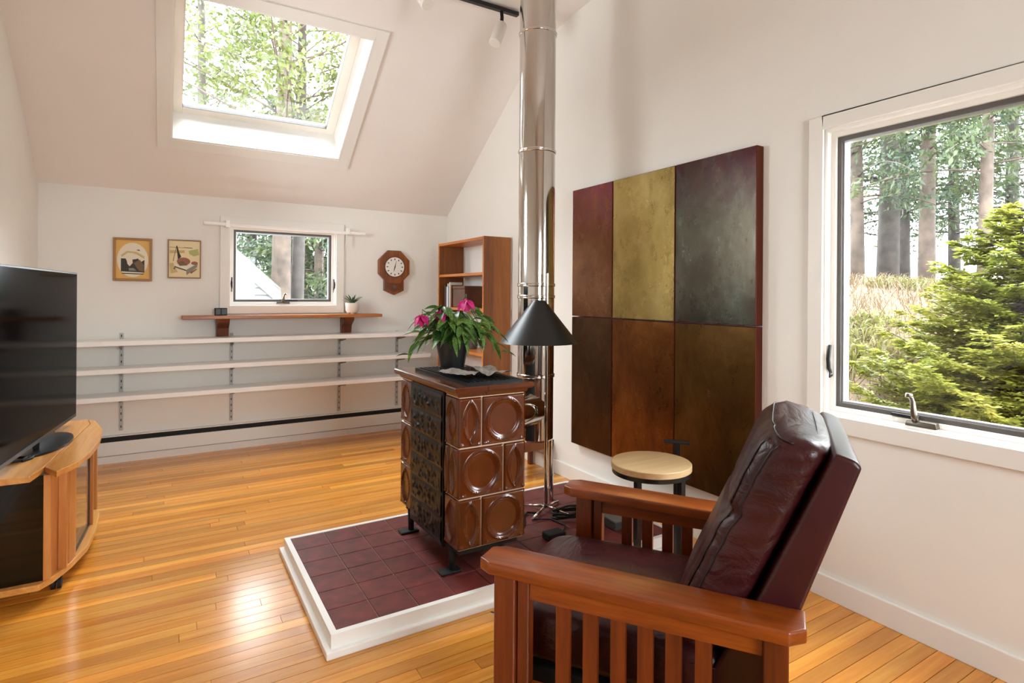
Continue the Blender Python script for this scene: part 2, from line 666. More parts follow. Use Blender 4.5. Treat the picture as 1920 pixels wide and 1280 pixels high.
def window(name, fn, hole, trim, lockside, sill_extra, crank_a):
    """fn(a, d, z): a along the wall, d = depth into the wall from the room face (negative = into the room)"""
    a0, a1, z0, z1 = hole
    t0, t1, tz0, tz1 = trim
    root = setting(name, fn((a0 + a1) / 2, 0, z0))
    og = root.location
    b = B(og)
    frame_ring(b, fn, t0, t1, tz0, tz1, (a0 - t0, t1 - a1, z0 - tz0, tz1 - z1), -.02, 0.0)
    b.bevel(.0025, 1).build('casing', 'trim', root)
    b = B(og)
    frame_ring(b, fn, a0, a1, z0, z1, (.012,) * 4, 0.0, .13)
    b.build('reveal', 'white', root)
    b = B(og)
    frame_ring(b, fn, a0 + .012, a1 - .012, z0 + .012, z1 - .012, (.02,) * 4, .03, .1)
    b.build('window_frame', 'whitemetal', root)
    b = B(og)
    frame_ring(b, fn, a0 + .03, a1 - .03, z0 + .03, z1 - .03, (.02,) * 4, .045, .09)
    b.build('sash', 'darkframe', root)
    b = B(og)
    frame_ring(b, fn, a0 + .05, a1 - .05, z0 + .05, z1 - .05, (.008,) * 4, .055, .085)
    b.build('glazing_bead', 'alu', root)
    b = B(og)
    q = [fn(a0 + .05, .07, z0 + .05), fn(a1 - .05, .07, z0 + .05), fn(a1 - .05, .07, z1 - .05), fn(a0 + .05, .07, z1 - .05)]
    b.face(b.verts(q))
    b.build('pane', 'glass', root)
    # lock levers
    for a in lockside:
        b = B(og)
        zl = z0 + .03 + (z1 - z0) * (.12 if name == 'window_2' else .16)
        h = .10 if name == 'window_1' else .12
        pts = [fn(a, .02, zl), fn(a, .005, zl + .02), fn(a, .0, zl + h * .5), fn(a, .012, zl + h)]
        b.tube(pts, [.006, .008, .008, .007], 8)
        b.tube([fn(a, .03, zl - .012), fn(a, .012, zl - .02), fn(a, .012, zl + .01)], .004, 6)
        b.build('lock_lever', 'blackmat', root, True)
    # crank operator
    b = B(og)
    zs = z0 + .012
    b.hexa([fn(crank_a - .055, .0, zs), fn(crank_a + .055, .0, zs), fn(crank_a + .055, .045, zs), fn(crank_a - .055, .045, zs)],
           [fn(crank_a - .05, .004, zs + .022), fn(crank_a + .05, .004, zs + .022), fn(crank_a + .05, .04, zs + .022), fn(crank_a - .05, .04, zs + .022)])
    ch = b.bevel(.004, 2).build('crank_housing', 'pewter', root, True, 40)
    b = B(og)
    sg = 1 if name == 'window_1' else 1
    ca = crank_a + (.02 if name == 'window_2' else -.005)
    hh = .085 if name == 'window_1' else .115
    b.tube([fn(ca, .012, zs + .018), fn(ca + .004 * sg, .004, zs + .045), fn(ca + .008 * sg, .006, zs + hh * .75), fn(ca + .016 * sg, .004, zs + hh)], [.013, .012, .009, .007], 10)
    b.tube([fn(ca + .012 * sg, .004, zs + hh), fn(ca + .024 * sg, -.012, zs + hh + .004)], [.009, .009], 8)
    b.build('crank_handle', 'pewter', ch, True)
    b = B(og)
    b.hexa([fn(crank_a + .02, .03, zs + .026), fn(crank_a + .12, .03, zs + .026), fn(crank_a + .12, .045, zs + .026), fn(crank_a + .02, .045, zs + .026)],
           [fn(crank_a + .02, .03, zs + .034), fn(crank_a + .12, .03, zs + .034), fn(crank_a + .12, .045, zs + .034), fn(crank_a + .02, .045, zs + .034)])
    b.build('operator_arm', 'blackmat', ch)
    return root


fb = lambda a, d, z: Vector((a, YB + d, z))
fr_ = lambda a, d, z: Vector((XR + d, a, z))
window('window_1', fb, BW, (.377, 1.391, 1.127, 1.94), (.466, 1.309), 0, .875)
window('window_2', fr_, RW, (.595, 1.523, .725, 2.086), (1.437,), 0, 1.075)


# ---- skylight (window_3): coordinates on the ceiling plane, d = outward along the roof normal
def fs(x, y, d):
    return Vector((x, y, zc(y))) + NRM * d


def sky_ring(b, x0, x1, y0, y1, wd, d0, d1):
    l, r, lo, up = wd          # lo = at y1 (bottom of slope), up = at y0
    for (p, q, u, v) in ((x0, x0 + l, y0, y1), (x1 - r, x1, y0, y1), (x0 + l, x1 - r, y1 - lo, y1), (x0 + l, x1 - r, y0, y0 + up)):
        b.hexa([fs(p, u, d0), fs(q, u, d0), fs(q, v, d0), fs(p, v, d0)], [fs(p, u, d1), fs(q, u, d1), fs(q, v, d1), fs(p, v, d1)])
    return b


sk = setting('window_3', fs((SX0 + SX1) / 2, SY1, 0))
og = sk.location
sky_ring(B(og), SX0 - .085, SX1 + .085, SY0 - .065, SY1 + .075, (.085, .085, .075, .065), -.016, 0).bevel(.002, 1).build('casing', 'trim', sk)
sky_ring(B(og), SX0, SX1, SY0, SY1, (.012,) * 4, -.012, .30).build('well_lining', 'white', sk)
sky_ring(B(og), SX0 + .012, SX1 - .012, SY0 + .01, SY1 - .01, (.062, .075, .05, .05), .27, .335).bevel(.004, 1).build('sash', 'skyframe', sk)
sky_ring(B(og), SX0 + .07, SX1 - .083, SY0 + .06, SY1 - .055, (.006,) * 4, .272, .31).build('gasket', 'darkframe', sk)
b = B(og)
b.face(b.verts([fs(SX0 + .07, SY0 + .06, .30), fs(SX1 - .08, SY0 + .06, .30), fs(SX1 - .08, SY1 - .055, .30), fs(SX0 + .07, SY1 - .055, .30)]))
b.build('pane', 'glass', sk)

# unseen windows added behind the camera and in the left wall to brighten the room
for nm, f0, hole in (('added_window_4', lambda a, d, z: Vector((a, YF - d, z)), (.3, 1.6, .9, 2.1)), ('added_window_5', lambda a, d, z: Vector((XL - d, a, z)), LW)):
    a0, a1, z0, z1 = hole
    r = setting(nm, f0((a0 + a1) / 2, 0, z0))
    frame_ring(B(r.location), f0, a0 - .07, a1 + .07, z0 - .07, z1 + .07, (.07,) * 4, -.015, 0).build('casing', 'trim', r)
    frame_ring(B(r.location), f0, a0, a1, z0, z1, (.05,) * 4, .0, .1).build('window_frame', 'whitemetal', r)
    b = B(r.location)
    b.face(b.verts([f0(a0, .06, z0), f0(a1, .06, z0), f0(a1, .06, z1), f0(a0, .06, z1)]))
    b.build('pane', 'glass', r)

# ================================================================== HEARTH PLATFORM
PX0, PX1, PY0, PY1, PT = .487, 2.27, 2.11, 3.12, .078
hp = thing('hearth_platform', 'low white-edged platform covered in dark red tiles under the stove', 'hearth', (1.38, 2.6, 0))
og = hp.location
B(og).box(PX0, PX1, PY0, PY1, 0, .028).bevel(.004, 2).build('plinth', 'white', hp)
b = B(og)
ix0, ix1, iy0, iy1 = PX0 + .02, PX1 - .02, PY0 + .02, PY1 - .02
for (a, c, d, e) in ((ix0, ix0 + .024, iy0, iy1), (ix1 - .024, ix1, iy0, iy1), (ix0 + .024, ix1 - .024, iy0, iy0 + .024), (ix0 + .024, ix1 - .024, iy1 - .024, iy1)):
    b.box(a, c, d, e, .028, PT)
b.build('rim', 'white', hp)
B(og).box(ix0 + .024, ix1 - .024, iy0 + .024, iy1 - .024, .028, PT - .006).build('grout_bed', 'grout', hp)
tm = B().box(-.0785, .0785, -.0745, .0745, -.008, 0).bevel(.0015, 1).mesh('tile', 'tile')
ny = 6
dy = (iy1 - iy0 - .048) / ny
x = ix0 + .024
while x < ix1 - .03:
    wd = min(.16, ix1 - .024 - x)
    for j in range(ny):
        link('tile', tm, hp, Vector((x + wd / 2, iy0 + .024 + dy * (j + .5), PT - .002)) - og,
             scale=((wd - .003) / .157, (dy - .0025) / .149, 1))
    x += .16

# ================================================================== TILE STOVE
VX0, VX1, VY0, VY1, VZ0, VZ1 = 1.05, 1.378, 2.23, 2.93, .212, .862
st = thing('tile_stove', 'brown glazed ceramic tile stove with black ornamented iron panel on red tile hearth', 'stove', ((VX0 + VX1) / 2, (VY0 + VY1) / 2, PT))
og = st.location


def relief_tile(name, wd, ht, kind):
    """front face towards -Y, centred in x,z; y=0 is the back"""
    nx, nz = (52, 52) if kind == 'circle' else (34, 52)
    T = .012

    def hgt(x, z):
        e = min(wd / 2 - abs(x), ht / 2 - abs(z))
        h = T * min(1, max(0, e / .006)) ** .5
        if kind == 'circle':
            k = .96 * wd / ht
            d = math.hypot(x, z * k) - wd * .41
            q = (d + wd * .41) / (wd * .41)
            h += .006 * math.exp(-(d / .004) ** 2) + .0025 * math.exp(-((d + .012) / .0035) ** 2)
            if d < 0:
                h -= .010 * min(1, -d / .02) * (1 - .25 * q)
        else:
            hb = ht * .43
            k = 1 - (z / hb) ** 2
            if k > -.15:
                d = abs(x) - wd * .34 * k
                h += .005 * math.exp(-(d / .004) ** 2)
                d2 = abs(x) - wd * .2 * max(0, k)
                if d < 0:
                    h -= .007 * min(1, -d / .012)
                    h += .003 * math.exp(-(d2 / .003) ** 2)
        q = math.hypot(abs(x) - wd * .40, z + ht * .44)
        h += .004 * math.exp(-(q / .006) ** 2)
        h += .0018 * math.exp(-((z + ht * .455) / .003) ** 2)
        return max(.001, h) if e > 0 else 0.0

    b = B()
    g = b.grid(lambda u, v: ((u - .5) * wd, -hgt((u - .5) * wd, (v - .5) * ht), (v - .5) * ht), nx, nz)
    ring = [g[i][0] for i in range(nx)] + [g[nx - 1][j] for j in range(1, nz)] + [g[i][nz - 1] for i in range(nx - 2, -1, -1)] + [g[0][j] for j in range(nz - 2, 0, -1)]
    return b.mesh(name, 'glaze', True, 50)


B(og).box(VX0 + .004, VX1 - .004, VY0 + .004, VY1 - .004, VZ0, VZ1).build('grout_core', 'glazegrout', st)
RH = (VZ1 - VZ0) / 3
cache = {}


def put_tile(kind, wd, face, a, zc_):
    key = (kind, round(wd, 3))
    if key not in cache:
        cache[key] = relief_tile('glazed_tile', wd - .004, RH - .004, kind)
    if face == 'front':
        link('glazed_tile', cache[key], st, Vector((a, VY0 + .006, zc_)) - og)
    elif face == 'left':
        link('glazed_tile', cache[key], st, Vector((VX0 + .006, a, zc_)) - og, (0, 0, -math.pi / 2))
    elif face == 'right':
        link('glazed_tile', cache[key], st, Vector((VX1 - .006, a, zc_)) - og, (0, 0, math.pi / 2))
    else:
        link('glazed_tile', cache[key], st, Vector((a, VY1 - .006, zc_)) - og, (0, 0, math.pi))


nw, ww = .110, .218
for i in range(3):
    z = VZ0 + RH * (i + .5)
    if i == 1:
        put_tile('circle', ww, 'front', VX0 + ww / 2, z)
        put_tile('almond', nw, 'front', VX1 - nw / 2, z)
        put_tile('almond', .05, 'left', VY0 + .11, z)
        put_tile('almond', .085, 'left', VY0 + .0425, z)
    else:
        put_tile('almond', nw, 'front', VX0 + nw / 2, z)
        put_tile('circle', ww, 'front', VX1 - ww / 2, z)
        put_tile('almond', .135, 'left', VY0 + .0675, z)
    put_tile('almond', .165, 'left', VY1 - .0825, z)
    for k in range(3):
        put_tile('circle', .2333, 'right', VY0 + .2333 * (k + .5), z)
    put_tile('almond', nw, 'back', VX0 + nw / 2, z)
    put_tile('circle', ww, 'back', VX1 - ww / 2, z)
# black cast panel on the long side
GY0, GY1, GZ0, GZ1 = VY0 + .137, VY1 - .167, .185, .868
fr = B(og).box(VX0 - .012, VX0 + .004, GY0, GY1, GZ0, GZ1).bevel(.003, 2).build('iron_panel', 'iron', st)
rr = random.Random(5)
nrow = 6
for i in range(nrow):
    ph = (GZ1 - GZ0 - .02) / nrow
    z0 = GZ0 + .01 + ph * i
    blobs = [(rr.uniform(.04, .96), rr.uniform(.1, .9), rr.uniform(.012, .03), rr.choice((1, 1, -1))) for _ in range(46)]
    nu, nv = 56, 18

    def hf(u, v):
        h = 0.0
        for (bu, bv, s_, sg) in blobs:
            d = ((u - bu) / s_) ** 2 + ((v - bv) / (s_ * 3.2)) ** 2
            if d < 5:
                h += sg * .006 * math.exp(-d)
        e = min(u, 1 - u) * 8
        e2 = min(v, 1 - v) * 6
        return h * min(1, e) * min(1, e2) + .004 * (min(1, e2 * 1.5))
    b = B(og)
    b.grid(lambda u, v: (VX0 - .0125 - hf(u, v), GY0 + .012 + u * (GY1 - GY0 - .024), z0 + .003 + v * (ph - .006)), nu, nv)
    b.build('relief_panel', 'iron', fr, True, 60)
# cornice: separate glazed pieces
PROF = [(VZ1, -.004), (VZ1 + .006, .006), (VZ1 + .018, .010), (VZ1 + .022, .024), (VZ1 + .030, .030), (VZ1 + .044, .031), (VZ1 + .048, .027)]
ycut = [VY0, VY0 + .245, VY0 + .50, VY1]
xcut = [VX0, VX0 + .125, VX1]
for i in range(3):
    for j in range(2):
        g = .0012
        b = B(og)
        rings = []
        for z, o in PROF:
            xa = xcut[j] - o if j == 0 else xcut[j] + g
            xb = xcut[j + 1] + o if j == 1 else xcut[j + 1] - g
            ya = ycut[i] - o if i == 0 else ycut[i] + g
            yb = ycut[i + 1] + o if i == 2 else ycut[i + 1] - g
            rings.append(b.verts([(xa, ya, z), (xb, ya, z), (xb, yb, z), (xa, yb, z)]))
        for A, C in zip(rings, rings[1:]):
            for k in range(4):
                b.face([A[k], A[(k + 1) % 4], C[(k + 1) % 4], C[k]])
        b.face(rings[-1])
        b.face(list(reversed(rings[0])))
        b.build('cornice_tile', 'glaze', st)
b = B(og)
b.box(VX0 + .004, VX1 - .004, VY0 + .004, VY1 - .004, VZ1, VZ1 + .046)
b.build('cornice_grout', 'glazegrout', st)
# under frame, legs and foot plates
B(og).box(VX0 + .02, VX1 - .02, VY0 + .03, VY1 - .02, VZ0 - .03, VZ0 + .01).build('under_frame', 'blackmat', st)
for (lx, ly) in ((VX0 + .03, VY0 + .12), (VX1 - .05, VY0 + .12), (VX0 + .03, VY1 - .07), (VX1 - .05, VY1 - .07)):
    b = B(og)
    b.tube([(lx, ly, PT + .008), (lx, ly, VZ0 - .02)], [.014, .018], 12)
    lg = b.build('leg', 'blackmat', st, True)
    B(og).box(lx - .062, lx + .035, ly - .03, ly + .03, PT, PT + .009).bevel(.003, 1).build('foot_plate', 'blackmat', lg)
# rounded ash drawer housing at the rear side
b = B(og)
b.tube([(VX1 + .012, VY0 + .08, .235), (VX1 + .012, VY0 + .62, .235)], .05, 20)
b.box(VX1, VX1 + .028, VY0 + .06, VY0 + .64, .25, .85)
b.build('rear_housing', 'blackmat', st, True, 40)

# black slatted grille lying on the stove
ZT = VZ1 + .048
gr = thing('vent_grille', 'black slatted metal grille lying on top of the tile stove', 'grille', (1.215, 2.52, ZT))
og = gr.location
b = B(og)
gx0, gx1, gy0, gy1 = 1.085, 1.362, 2.225, 2.83
b.box(gx0, gx0 + .012, gy0, gy1, ZT, ZT + .014).box(gx1 - .012, gx1, gy0, gy1, ZT, ZT + .014)
b.box(gx0 + .012, gx1 - .012, gy0, gy0 + .012, ZT, ZT + .014).box(gx0 + .012, gx1 - .012, gy1 - .012, gy1, ZT, ZT + .014)
b.box(gx0 + .012, gx1 - .012, gy0 + .012, gy1 - .012, ZT, ZT + .003)
b.build('frame', 'iron', gr)
sm = B().box(-.0045, .0045, -.29, .29, -.004, .004).mesh('slat', 'iron')
for i in range(11):
    link('slat', sm, gr, Vector((gx0 + .028 + i * .0222, (gy0 + gy1) / 2, ZT + .0115)) - og)

# crumpled tissue sheets on the grille
for k, (cx_, cy_, sx_, sy_, rz_, hh_, lab) in enumerate((
        (1.150, 2.45, .11, .20, .25, .030, 'crumpled grey tissue sheet curled against the flower pot'),
        (1.285, 2.42, .12, .24, -.12, .036, 'flat grey sheet of paper hanging over the grille edge'),)):
    r3 = random.Random(20 + k)
    ph = [r3.uniform(0, 6) for _ in range(6)]
    b = B()

    def sh(u, v):
        x, y_ = (u - .5) * sx_, (v - .5) * sy_
        z = .003 + hh_ * (.5 + .28 * math.sin(5 * u + ph[0]) * math.cos(4 * v + ph[1]) + .14 * math.sin(11 * u + 7 * v + ph[2]) + .08 * abs(math.sin(17 * v - 9 * u + ph[3])))
        return (x + .01 * math.sin(7 * v + ph[4]), y_ + .012 * math.sin(6 * u + ph[5]), z)
    b.grid(sh, 22, 22)
    o = b.build('tissue_sheet', 'paper')
    o.location = (cx_, cy_, ZT + .014)
    o.rotation_euler = (0, 0, rz_)
    props(o, lab, 'paper')

# ---- flowering plant in black pot
pc_ = Vector((1.221, 2.673, ZT + .016))
pt = thing('flowering_plant', 'leafy potted plant with three magenta flowers in black pot on the stove', 'plant', pc_)
b = B()
b.lathe((0, 0, 0), [(0, .004), (.055, .004), (.057, .012), (.060, .012), (.084, .145), (.091, .147), (.092, .172), (.086, .172), (.083, .150), (0, .150)], 36)
b.build('pot', 'black', pt, True, 35)
b = B()
b.lathe((0, 0, 0), [(0, 0), (.066, 0), (.07, .014), (.066, .014), (.062, .005), (0, .005)], 32)
b.build('saucer', 'pewter', pt, True, 35)
b = B()
b.lathe((0, 0, 0), [(0, .158), (.05, .157), (.084, .151)], 24)
b.build('soil', 'soil', pt)


def leaf_mesh(L, W, bend, mat, name='leaf'):
    b = B()

    def f(u, v):
        t = u
        wv = W * math.sin(math.pi * min(1, t ** .85)) ** .8 + .0006
        s = (v - .5) * 2
        return (t * L, s * wv / 2, -bend * t * t * L + abs(s) * wv * .18)
    b.grid(f, 7, 3)
    return b.mesh(name, mat, True)


lms = [leaf_mesh(.085, .042, .25, 'leaf'), leaf_mesh(.10, .038, .5, 'leaf'), leaf_mesh(.07, .040, .2, 'leafdark'), leaf_mesh(.11, .024, .6, 'leaf')]
rl = random.Random(41)
tips = []
stem_b = B()
arms = []
for k in range(34):
    az = rl.uniform(0, 2 * math.pi)
    reach = rl.uniform(.05, .17)
    top = rl.uniform(.03, .15)
    arms.append((az, reach, top, rl.uniform(-.02, .06)))
RIGHT = math.atan2(-math.sin(YAW), math.cos(YAW))     # azimuth of picture-right
arms += [(RIGHT + math.pi, .20, .06, .12), (RIGHT + math.pi - .2, .17, .09, .03), (RIGHT, .20, .10, .05), (RIGHT + .25, .23, .06, .12), (RIGHT - .3, .19, .09, .08),
         (RIGHT + math.pi + .3, .20, .03, .10), (RIGHT + .1, .12, .13, .0), (RIGHT + math.pi - .1, .13, .11, -.01)]
for (az, reach, top, drop) in arms:
    d = Vector((math.cos(az), math.sin(az), 0))
    pts = []
    for q in range(7):
        t = q / 6
        pts.append(d * (.015 + reach * t) + Vector((0, 0, .15 + top * math.sin(math.pi * min(1, t * 1.1) * .75) * 1.25 - drop * t * t)))
    stem_b.tube(pts, [.0032, .003, .0028, .0026, .0022, .002, .0016], 5)
    for q in range(2, 7):
        for sgn in ((-1, 1) if q < 6 else (0,)):
            if rl.random() < .22:
                continue
            o = link('leaf', rl.choice(lms), pt, pts[q])
            o.rotation_euler = (rl.uniform(-.5, .5), rl.uniform(-.15, .55), az + sgn * rl.uniform(.35, 1.0))
            s_ = rl.uniform(.7, 1.1)
            o.scale = (s_, s_, s_)
stem_b.build('stems', 'stem', pt, True)
# flowers
petal = leaf_mesh(.062, .036, .45, 'petal', 'petal')
dpt = (pc_ - CO).dot(_fw)
for (fx, fy, ax) in ((791, 606, .3), (826, 598, 1.4), (874, 577, 2.2)):
    pos = pd(fx, fy - 14, dpt - .13) - pc_
    fo = bpy.data.objects.new('flower', B().lathe((0, 0, 0), [(0, .012), (.006, .006), (.008, -.006), (.003, -.016), (0, -.017)], 8).mesh('flower', 'petal', True))
    COL.objects.link(fo)
    fo.parent = pt
    fo.location = pos
    for k in range(8):
        o = link('petal', petal, fo)
        lay = k % 2
        o.rotation_euler = (.3, .55 + .5 * lay + .12 * math.sin(3 * k), ax + k * math.pi / 4)
        o.scale = (1.0 - .15 * lay,) * 3
    b = B()
    b.tube([pos, pos + Vector((.01, .02, .03)), Vector((pos.x * .5, pos.y * .5, pos.z * .9)), Vector((pos.x * .15, pos.y * .15, .15))], .0022, 5)
    b.build('flower_stalk', 'stem', pt, True)

# ================================================================== FLUE
FPT = Vector((1.861, 2.893, 0))
FR = .1075
fl_ = thing('stove_flue', 'tall polished stainless steel chimney pipe rising from the stove to the ceiling', 'flue pipe', (FPT.x, FPT.y, PT))
og = fl_.location


def zd(py, d=3.44):
    return CH - (py - HY) * d / FPX


b = B(og)
for (za, zb) in ((zd(702), zd(556)), (zd(556), zd(534)), (zd(534), zd(286)), (zd(286), zd(66)), (zd(66), 3.306)):
    b = B(og)
    b.lathe((FPT.x, FPT.y, 0), [(FR - .004, za), (FR, za + .004), (FR, zb - .004), (FR - .004, zb)], 64)
    b.build('pipe_section', 'chrome', fl_, True, 30)
for py in (66, 286, 534, 556, 702):
    z = zd(py)
    b = B(og)
    b.lathe((FPT.x, FPT.y, 0), [(FR - .004, z - .012), (FR + .004, z - .009), (FR + .006, z - .004), (FR + .002, z), (FR + .006, z + .004), (FR + .004, z + .009), (FR - .004, z + .012)], 64)
    b.build('locking_band', 'chromeband', fl_, True)
# tee with branch to the stove
zt = zd(762)
b = B(og)
b.lathe((FPT.x, FPT.y, 0), [(FR - .002, zd(702) - .01), (FR - .002, zt - .18), (FR - .012, zt - .192), (0, zt - .195)], 64)
b.build('tee_body', 'chrome', fl_, True, 30)
b = B(og)
b.tube([(FPT.x - .02, FPT.y - .02, zt), (VX1 + .03, FPT.y - .20, zt)], FR - .012, 48)
b.build('flue_branch', 'chrome', fl_, True, 30)
b = B(og)
lp = pd(1033, 850, 3.47)
b.tube([(lp.x, lp.y, zt - .2), (lp.x, lp.y, PT)], .0165, 20)
b.tube([(lp.x, lp.y, .22), (lp.x, lp.y, .232)], .019, 20)
b.build('support_leg', 'chrome', fl_, True, 30)

# ---- floor lamp
lpole = pd(1025, 700, 3.285)
fl2 = thing('floor_lamp', 'chrome floor lamp with black cone shade standing on the hearth before the flue', 'lamp', (lpole.x, lpole.y, PT))
og = fl2.location
b = B(og)
b.tube([(lpole.x, lpole.y, PT + .02), (lpole.x, lpole.y, zd(512, 3.29))], .0105, 16)
b.build('pole', 'chrome', fl2, True, 40)
b = B(og)
for k in range(4):
    a = k * math.pi / 2 + .5
    e = Vector((lpole.x + .16 * math.cos(a), lpole.y + .16 * math.sin(a), PT + .006))
    b.tube([(lpole.x, lpole.y, PT + .03), (lpole.x + .06 * math.cos(a), lpole.y + .06 * math.sin(a), PT + .02), e], [.009, .008, .006], 8)
b.build('base', 'chromeband', fl2, True)
sc_ = pd(1010, 642, 3.17)
zb_, zt_ = sc_.z, zd(563, 3.17)
b = B(og)
b.lathe((sc_.x, sc_.y, 0), [(.214, zb_), (.216, zb_), (.034, zt_), (.0, zt_ + .002), (0, zt_ - .001), (.031, zt_ - .003), (.212, zb_)], 64)
b.build('lamp_shade', 'black', fl2, True, 30)
b = B(og)
b.tube([(lpole.x, lpole.y, zt_ - .05), (sc_.x, sc_.y, zt_ - .05)], .006, 10)
b.tube([(sc_.x, sc_.y, zt_ - .002), (sc_.x, sc_.y, zt_ - .1)], .018, 14)
b.build('lamp_arm', 'blackmat', fl2, True, 40)

# ================================================================== RECLINER (local: x = right, y = forward)
ch = thing('recliner_chair', 'maroon leather reclining armchair with slatted cherry wood arms', 'armchair', (1.233, 1.255, 0), math.radians(34.2))
AZ0, AZ1 = .568, .60
for sgn in (-1, 1):
    u0, u1 = sorted((sgn * .265, sgn * .378))
    o0, o1 = sorted((sgn * .372, sgn * .292))
    c = .02
    b = B()
    out = [(u0 + c, .395), (u1 - c, .395), (u1, .36), (u1, -.36), (u1 - .03 if sgn > 0 else u1, -.395), (u0 if sgn > 0 else u0 + .03, -.395), (u0, -.36), (u0, .36)]
    b.hexa([(x_, y_, AZ0 - .012 * (y_ < 0) * 1.0) for x_, y_ in out], [(x_, y_, AZ1 - .012 * (y_ < 0)) for x_, y_ in out])
    b.bevel(.006, 3)
    ar = b.build('armrest', 'chairy', ch, True, 40)
    um = sgn * .33
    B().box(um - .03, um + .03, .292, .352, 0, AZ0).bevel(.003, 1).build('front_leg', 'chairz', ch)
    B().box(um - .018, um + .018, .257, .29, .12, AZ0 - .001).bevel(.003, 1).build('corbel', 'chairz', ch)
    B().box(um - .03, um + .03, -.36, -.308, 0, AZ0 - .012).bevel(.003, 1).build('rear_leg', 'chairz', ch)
    b = B()
    b.hexa([(um - .012, -.306, .505), (um + .012, -.306, .505), (um + .012, .256, .508), (um - .012, .256, .508)],
           [(um - .012, -.306, AZ0 - .013), (um + .012, -.306, AZ0 - .013), (um + .012, .256, AZ0 - .005), (um - .012, .256, AZ0 - .005)])
    b.build('apron', 'chairy', ch)
    B().box(um - .014, um + .014, -.306, .256, .225, .285).bevel(.002, 1).build('lower_rail', 'chairy', ch)
    for v_ in (.166, .093, .022, -.045, -.112, -.180):
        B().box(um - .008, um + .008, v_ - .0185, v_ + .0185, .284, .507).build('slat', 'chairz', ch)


def sgnpow(a, p):
    return math.copysign(abs(a) ** p, a)


def lerp_tab(tab, z):
    for (z0, v0), (z1, v1) in zip(tab, tab[1:]):
        if z <= z1:
            t = (z - z0) / (z1 - z0)
            return v0 + (v1 - v0) * t
    return tab[-1][1]


# back shell
b = B()
side = [(-.16, .34), (-.30, .34), (-.388, .589), (-.506, .925), (-.492, .940), (-.452, .952), (-.296, .60)]
b.prism([(-.268, v_, z_) for v_, z_ in side], (.536, 0, 0))
b.bevel(.010, 3)
b.build('back_shell', 'shell', ch, True, 50)
# back cushion: cross sections along the tilt
FRT = [(.40, -.055), (.53, -.10), (.64, -.15), (.77, -.208), (.92, -.270), (1.0, -.315), (1.05, -.345)]
RER = [(.40, -.19), (.60, -.296), (.948, -.452), (1.05, -.495)]
NS, NA = 44, 56
tilt = math.radians(24)


def backpt(s, a, grow=0.0):
    # s 0..1 bottom to top, a 0..1 around
    z = .43 + s * .555
    vf, vr = lerp_tab(FRT, z), lerp_tab(RER, z)
    endt = min(1, max(0, (1 - s) / .10))
    endb = min(1, max(0, s / .05))
    e = (1 - (1 - endt) ** 2) ** .5 * (1 - (1 - endb) ** 2) ** .5
    e = .12 + .88 * e
    groove = math.exp(-((z - .775) / .013) ** 2)
    A = 2 * math.pi * a
    hu = .262 * (.90 + .10 * e)
    cu, su = math.cos(A), math.sin(A)
    u = hu * sgnpow(cu, .42)
    mid, half = (vf + vr) / 2, (vf - vr) / 2 * (.35 + .65 * e) * 1.06
    d = sgnpow(su, .55)
    if d > 0:
        pl = 1 - .55 * math.exp(-((abs(u) - .165) / .012) ** 2) * .16 - .22 * groove
        crease = .012 * math.sin(z * 95 + u * 23) * math.exp(-((abs(u) - .21) / .05) ** 2)
        d = d * pl + crease * 1.0
    v = mid + half * d
    wr = .004 * math.sin(z * 60 + 9 * math.sin(u * 14)) * (abs(cu) > .6)
    zz = z + .012 * su * (e < .99) - .02 * abs(u / .262) ** 3 * (s > .8) * (s - .8) / .2
    return (u + math.copysign(wr, u) + math.copysign(grow, u) * abs(cu), v + grow * su, zz)


b = B()
g = b.grid(lambda i, j: backpt(j, i), NA, NS, True)
b.face([g[i][0] for i in range(NA)])
b.face([g[i][NS - 1] for i in range(NA)])
bc = b.build('back_cushion', 'leather', ch, True, 70)
for a in (.055, .125, .375, .445):
    b = B()
    b.tube([backpt(s / 30, a, .0012) for s in range(1, 30)], .0022, 5)
    b.build('seam', 'seam', bc, True)
b = B()
b.tube([backpt(.985, a / 40 * .5, .001) for a in range(1, 40)], .0022, 5)
b.build('seam', 'seam', bc, True)


# seat cushion
def rbox(b, x0, x1, y0, y1, z0, z1, px=.28, pw=.45, n=40, m=24, puff=.01):
    """rounded cushion"""
    cx_, cy_, cz_ = (x0 + x1) / 2, (y0 + y1) / 2, (z0 + z1) / 2
    hx, hy, hz = (x1 - x0) / 2, (y1 - y0) / 2, (z1 - z0) / 2

    def f(i, j):
        A = 2 * math.pi * i
        P = (j - .5) * math.pi
        cp = abs(math.cos(P)) ** pw
        x = hx * sgnpow(math.cos(A), px) * cp
        y = hy * sgnpow(math.sin(A), px) * cp
        z = hz * sgnpow(math.sin(P), pw)
        if z > 0:
            z += puff * (1 - (x / hx) ** 2) * (1 - (y / hy) ** 2)
        return (cx_ + x, cy_ + y, cz_ + z)
    g = b.grid(f, n, m, True)
    bmesh.ops.remove_doubles(b.bm, verts=b.bm.verts, dist=1e-5)


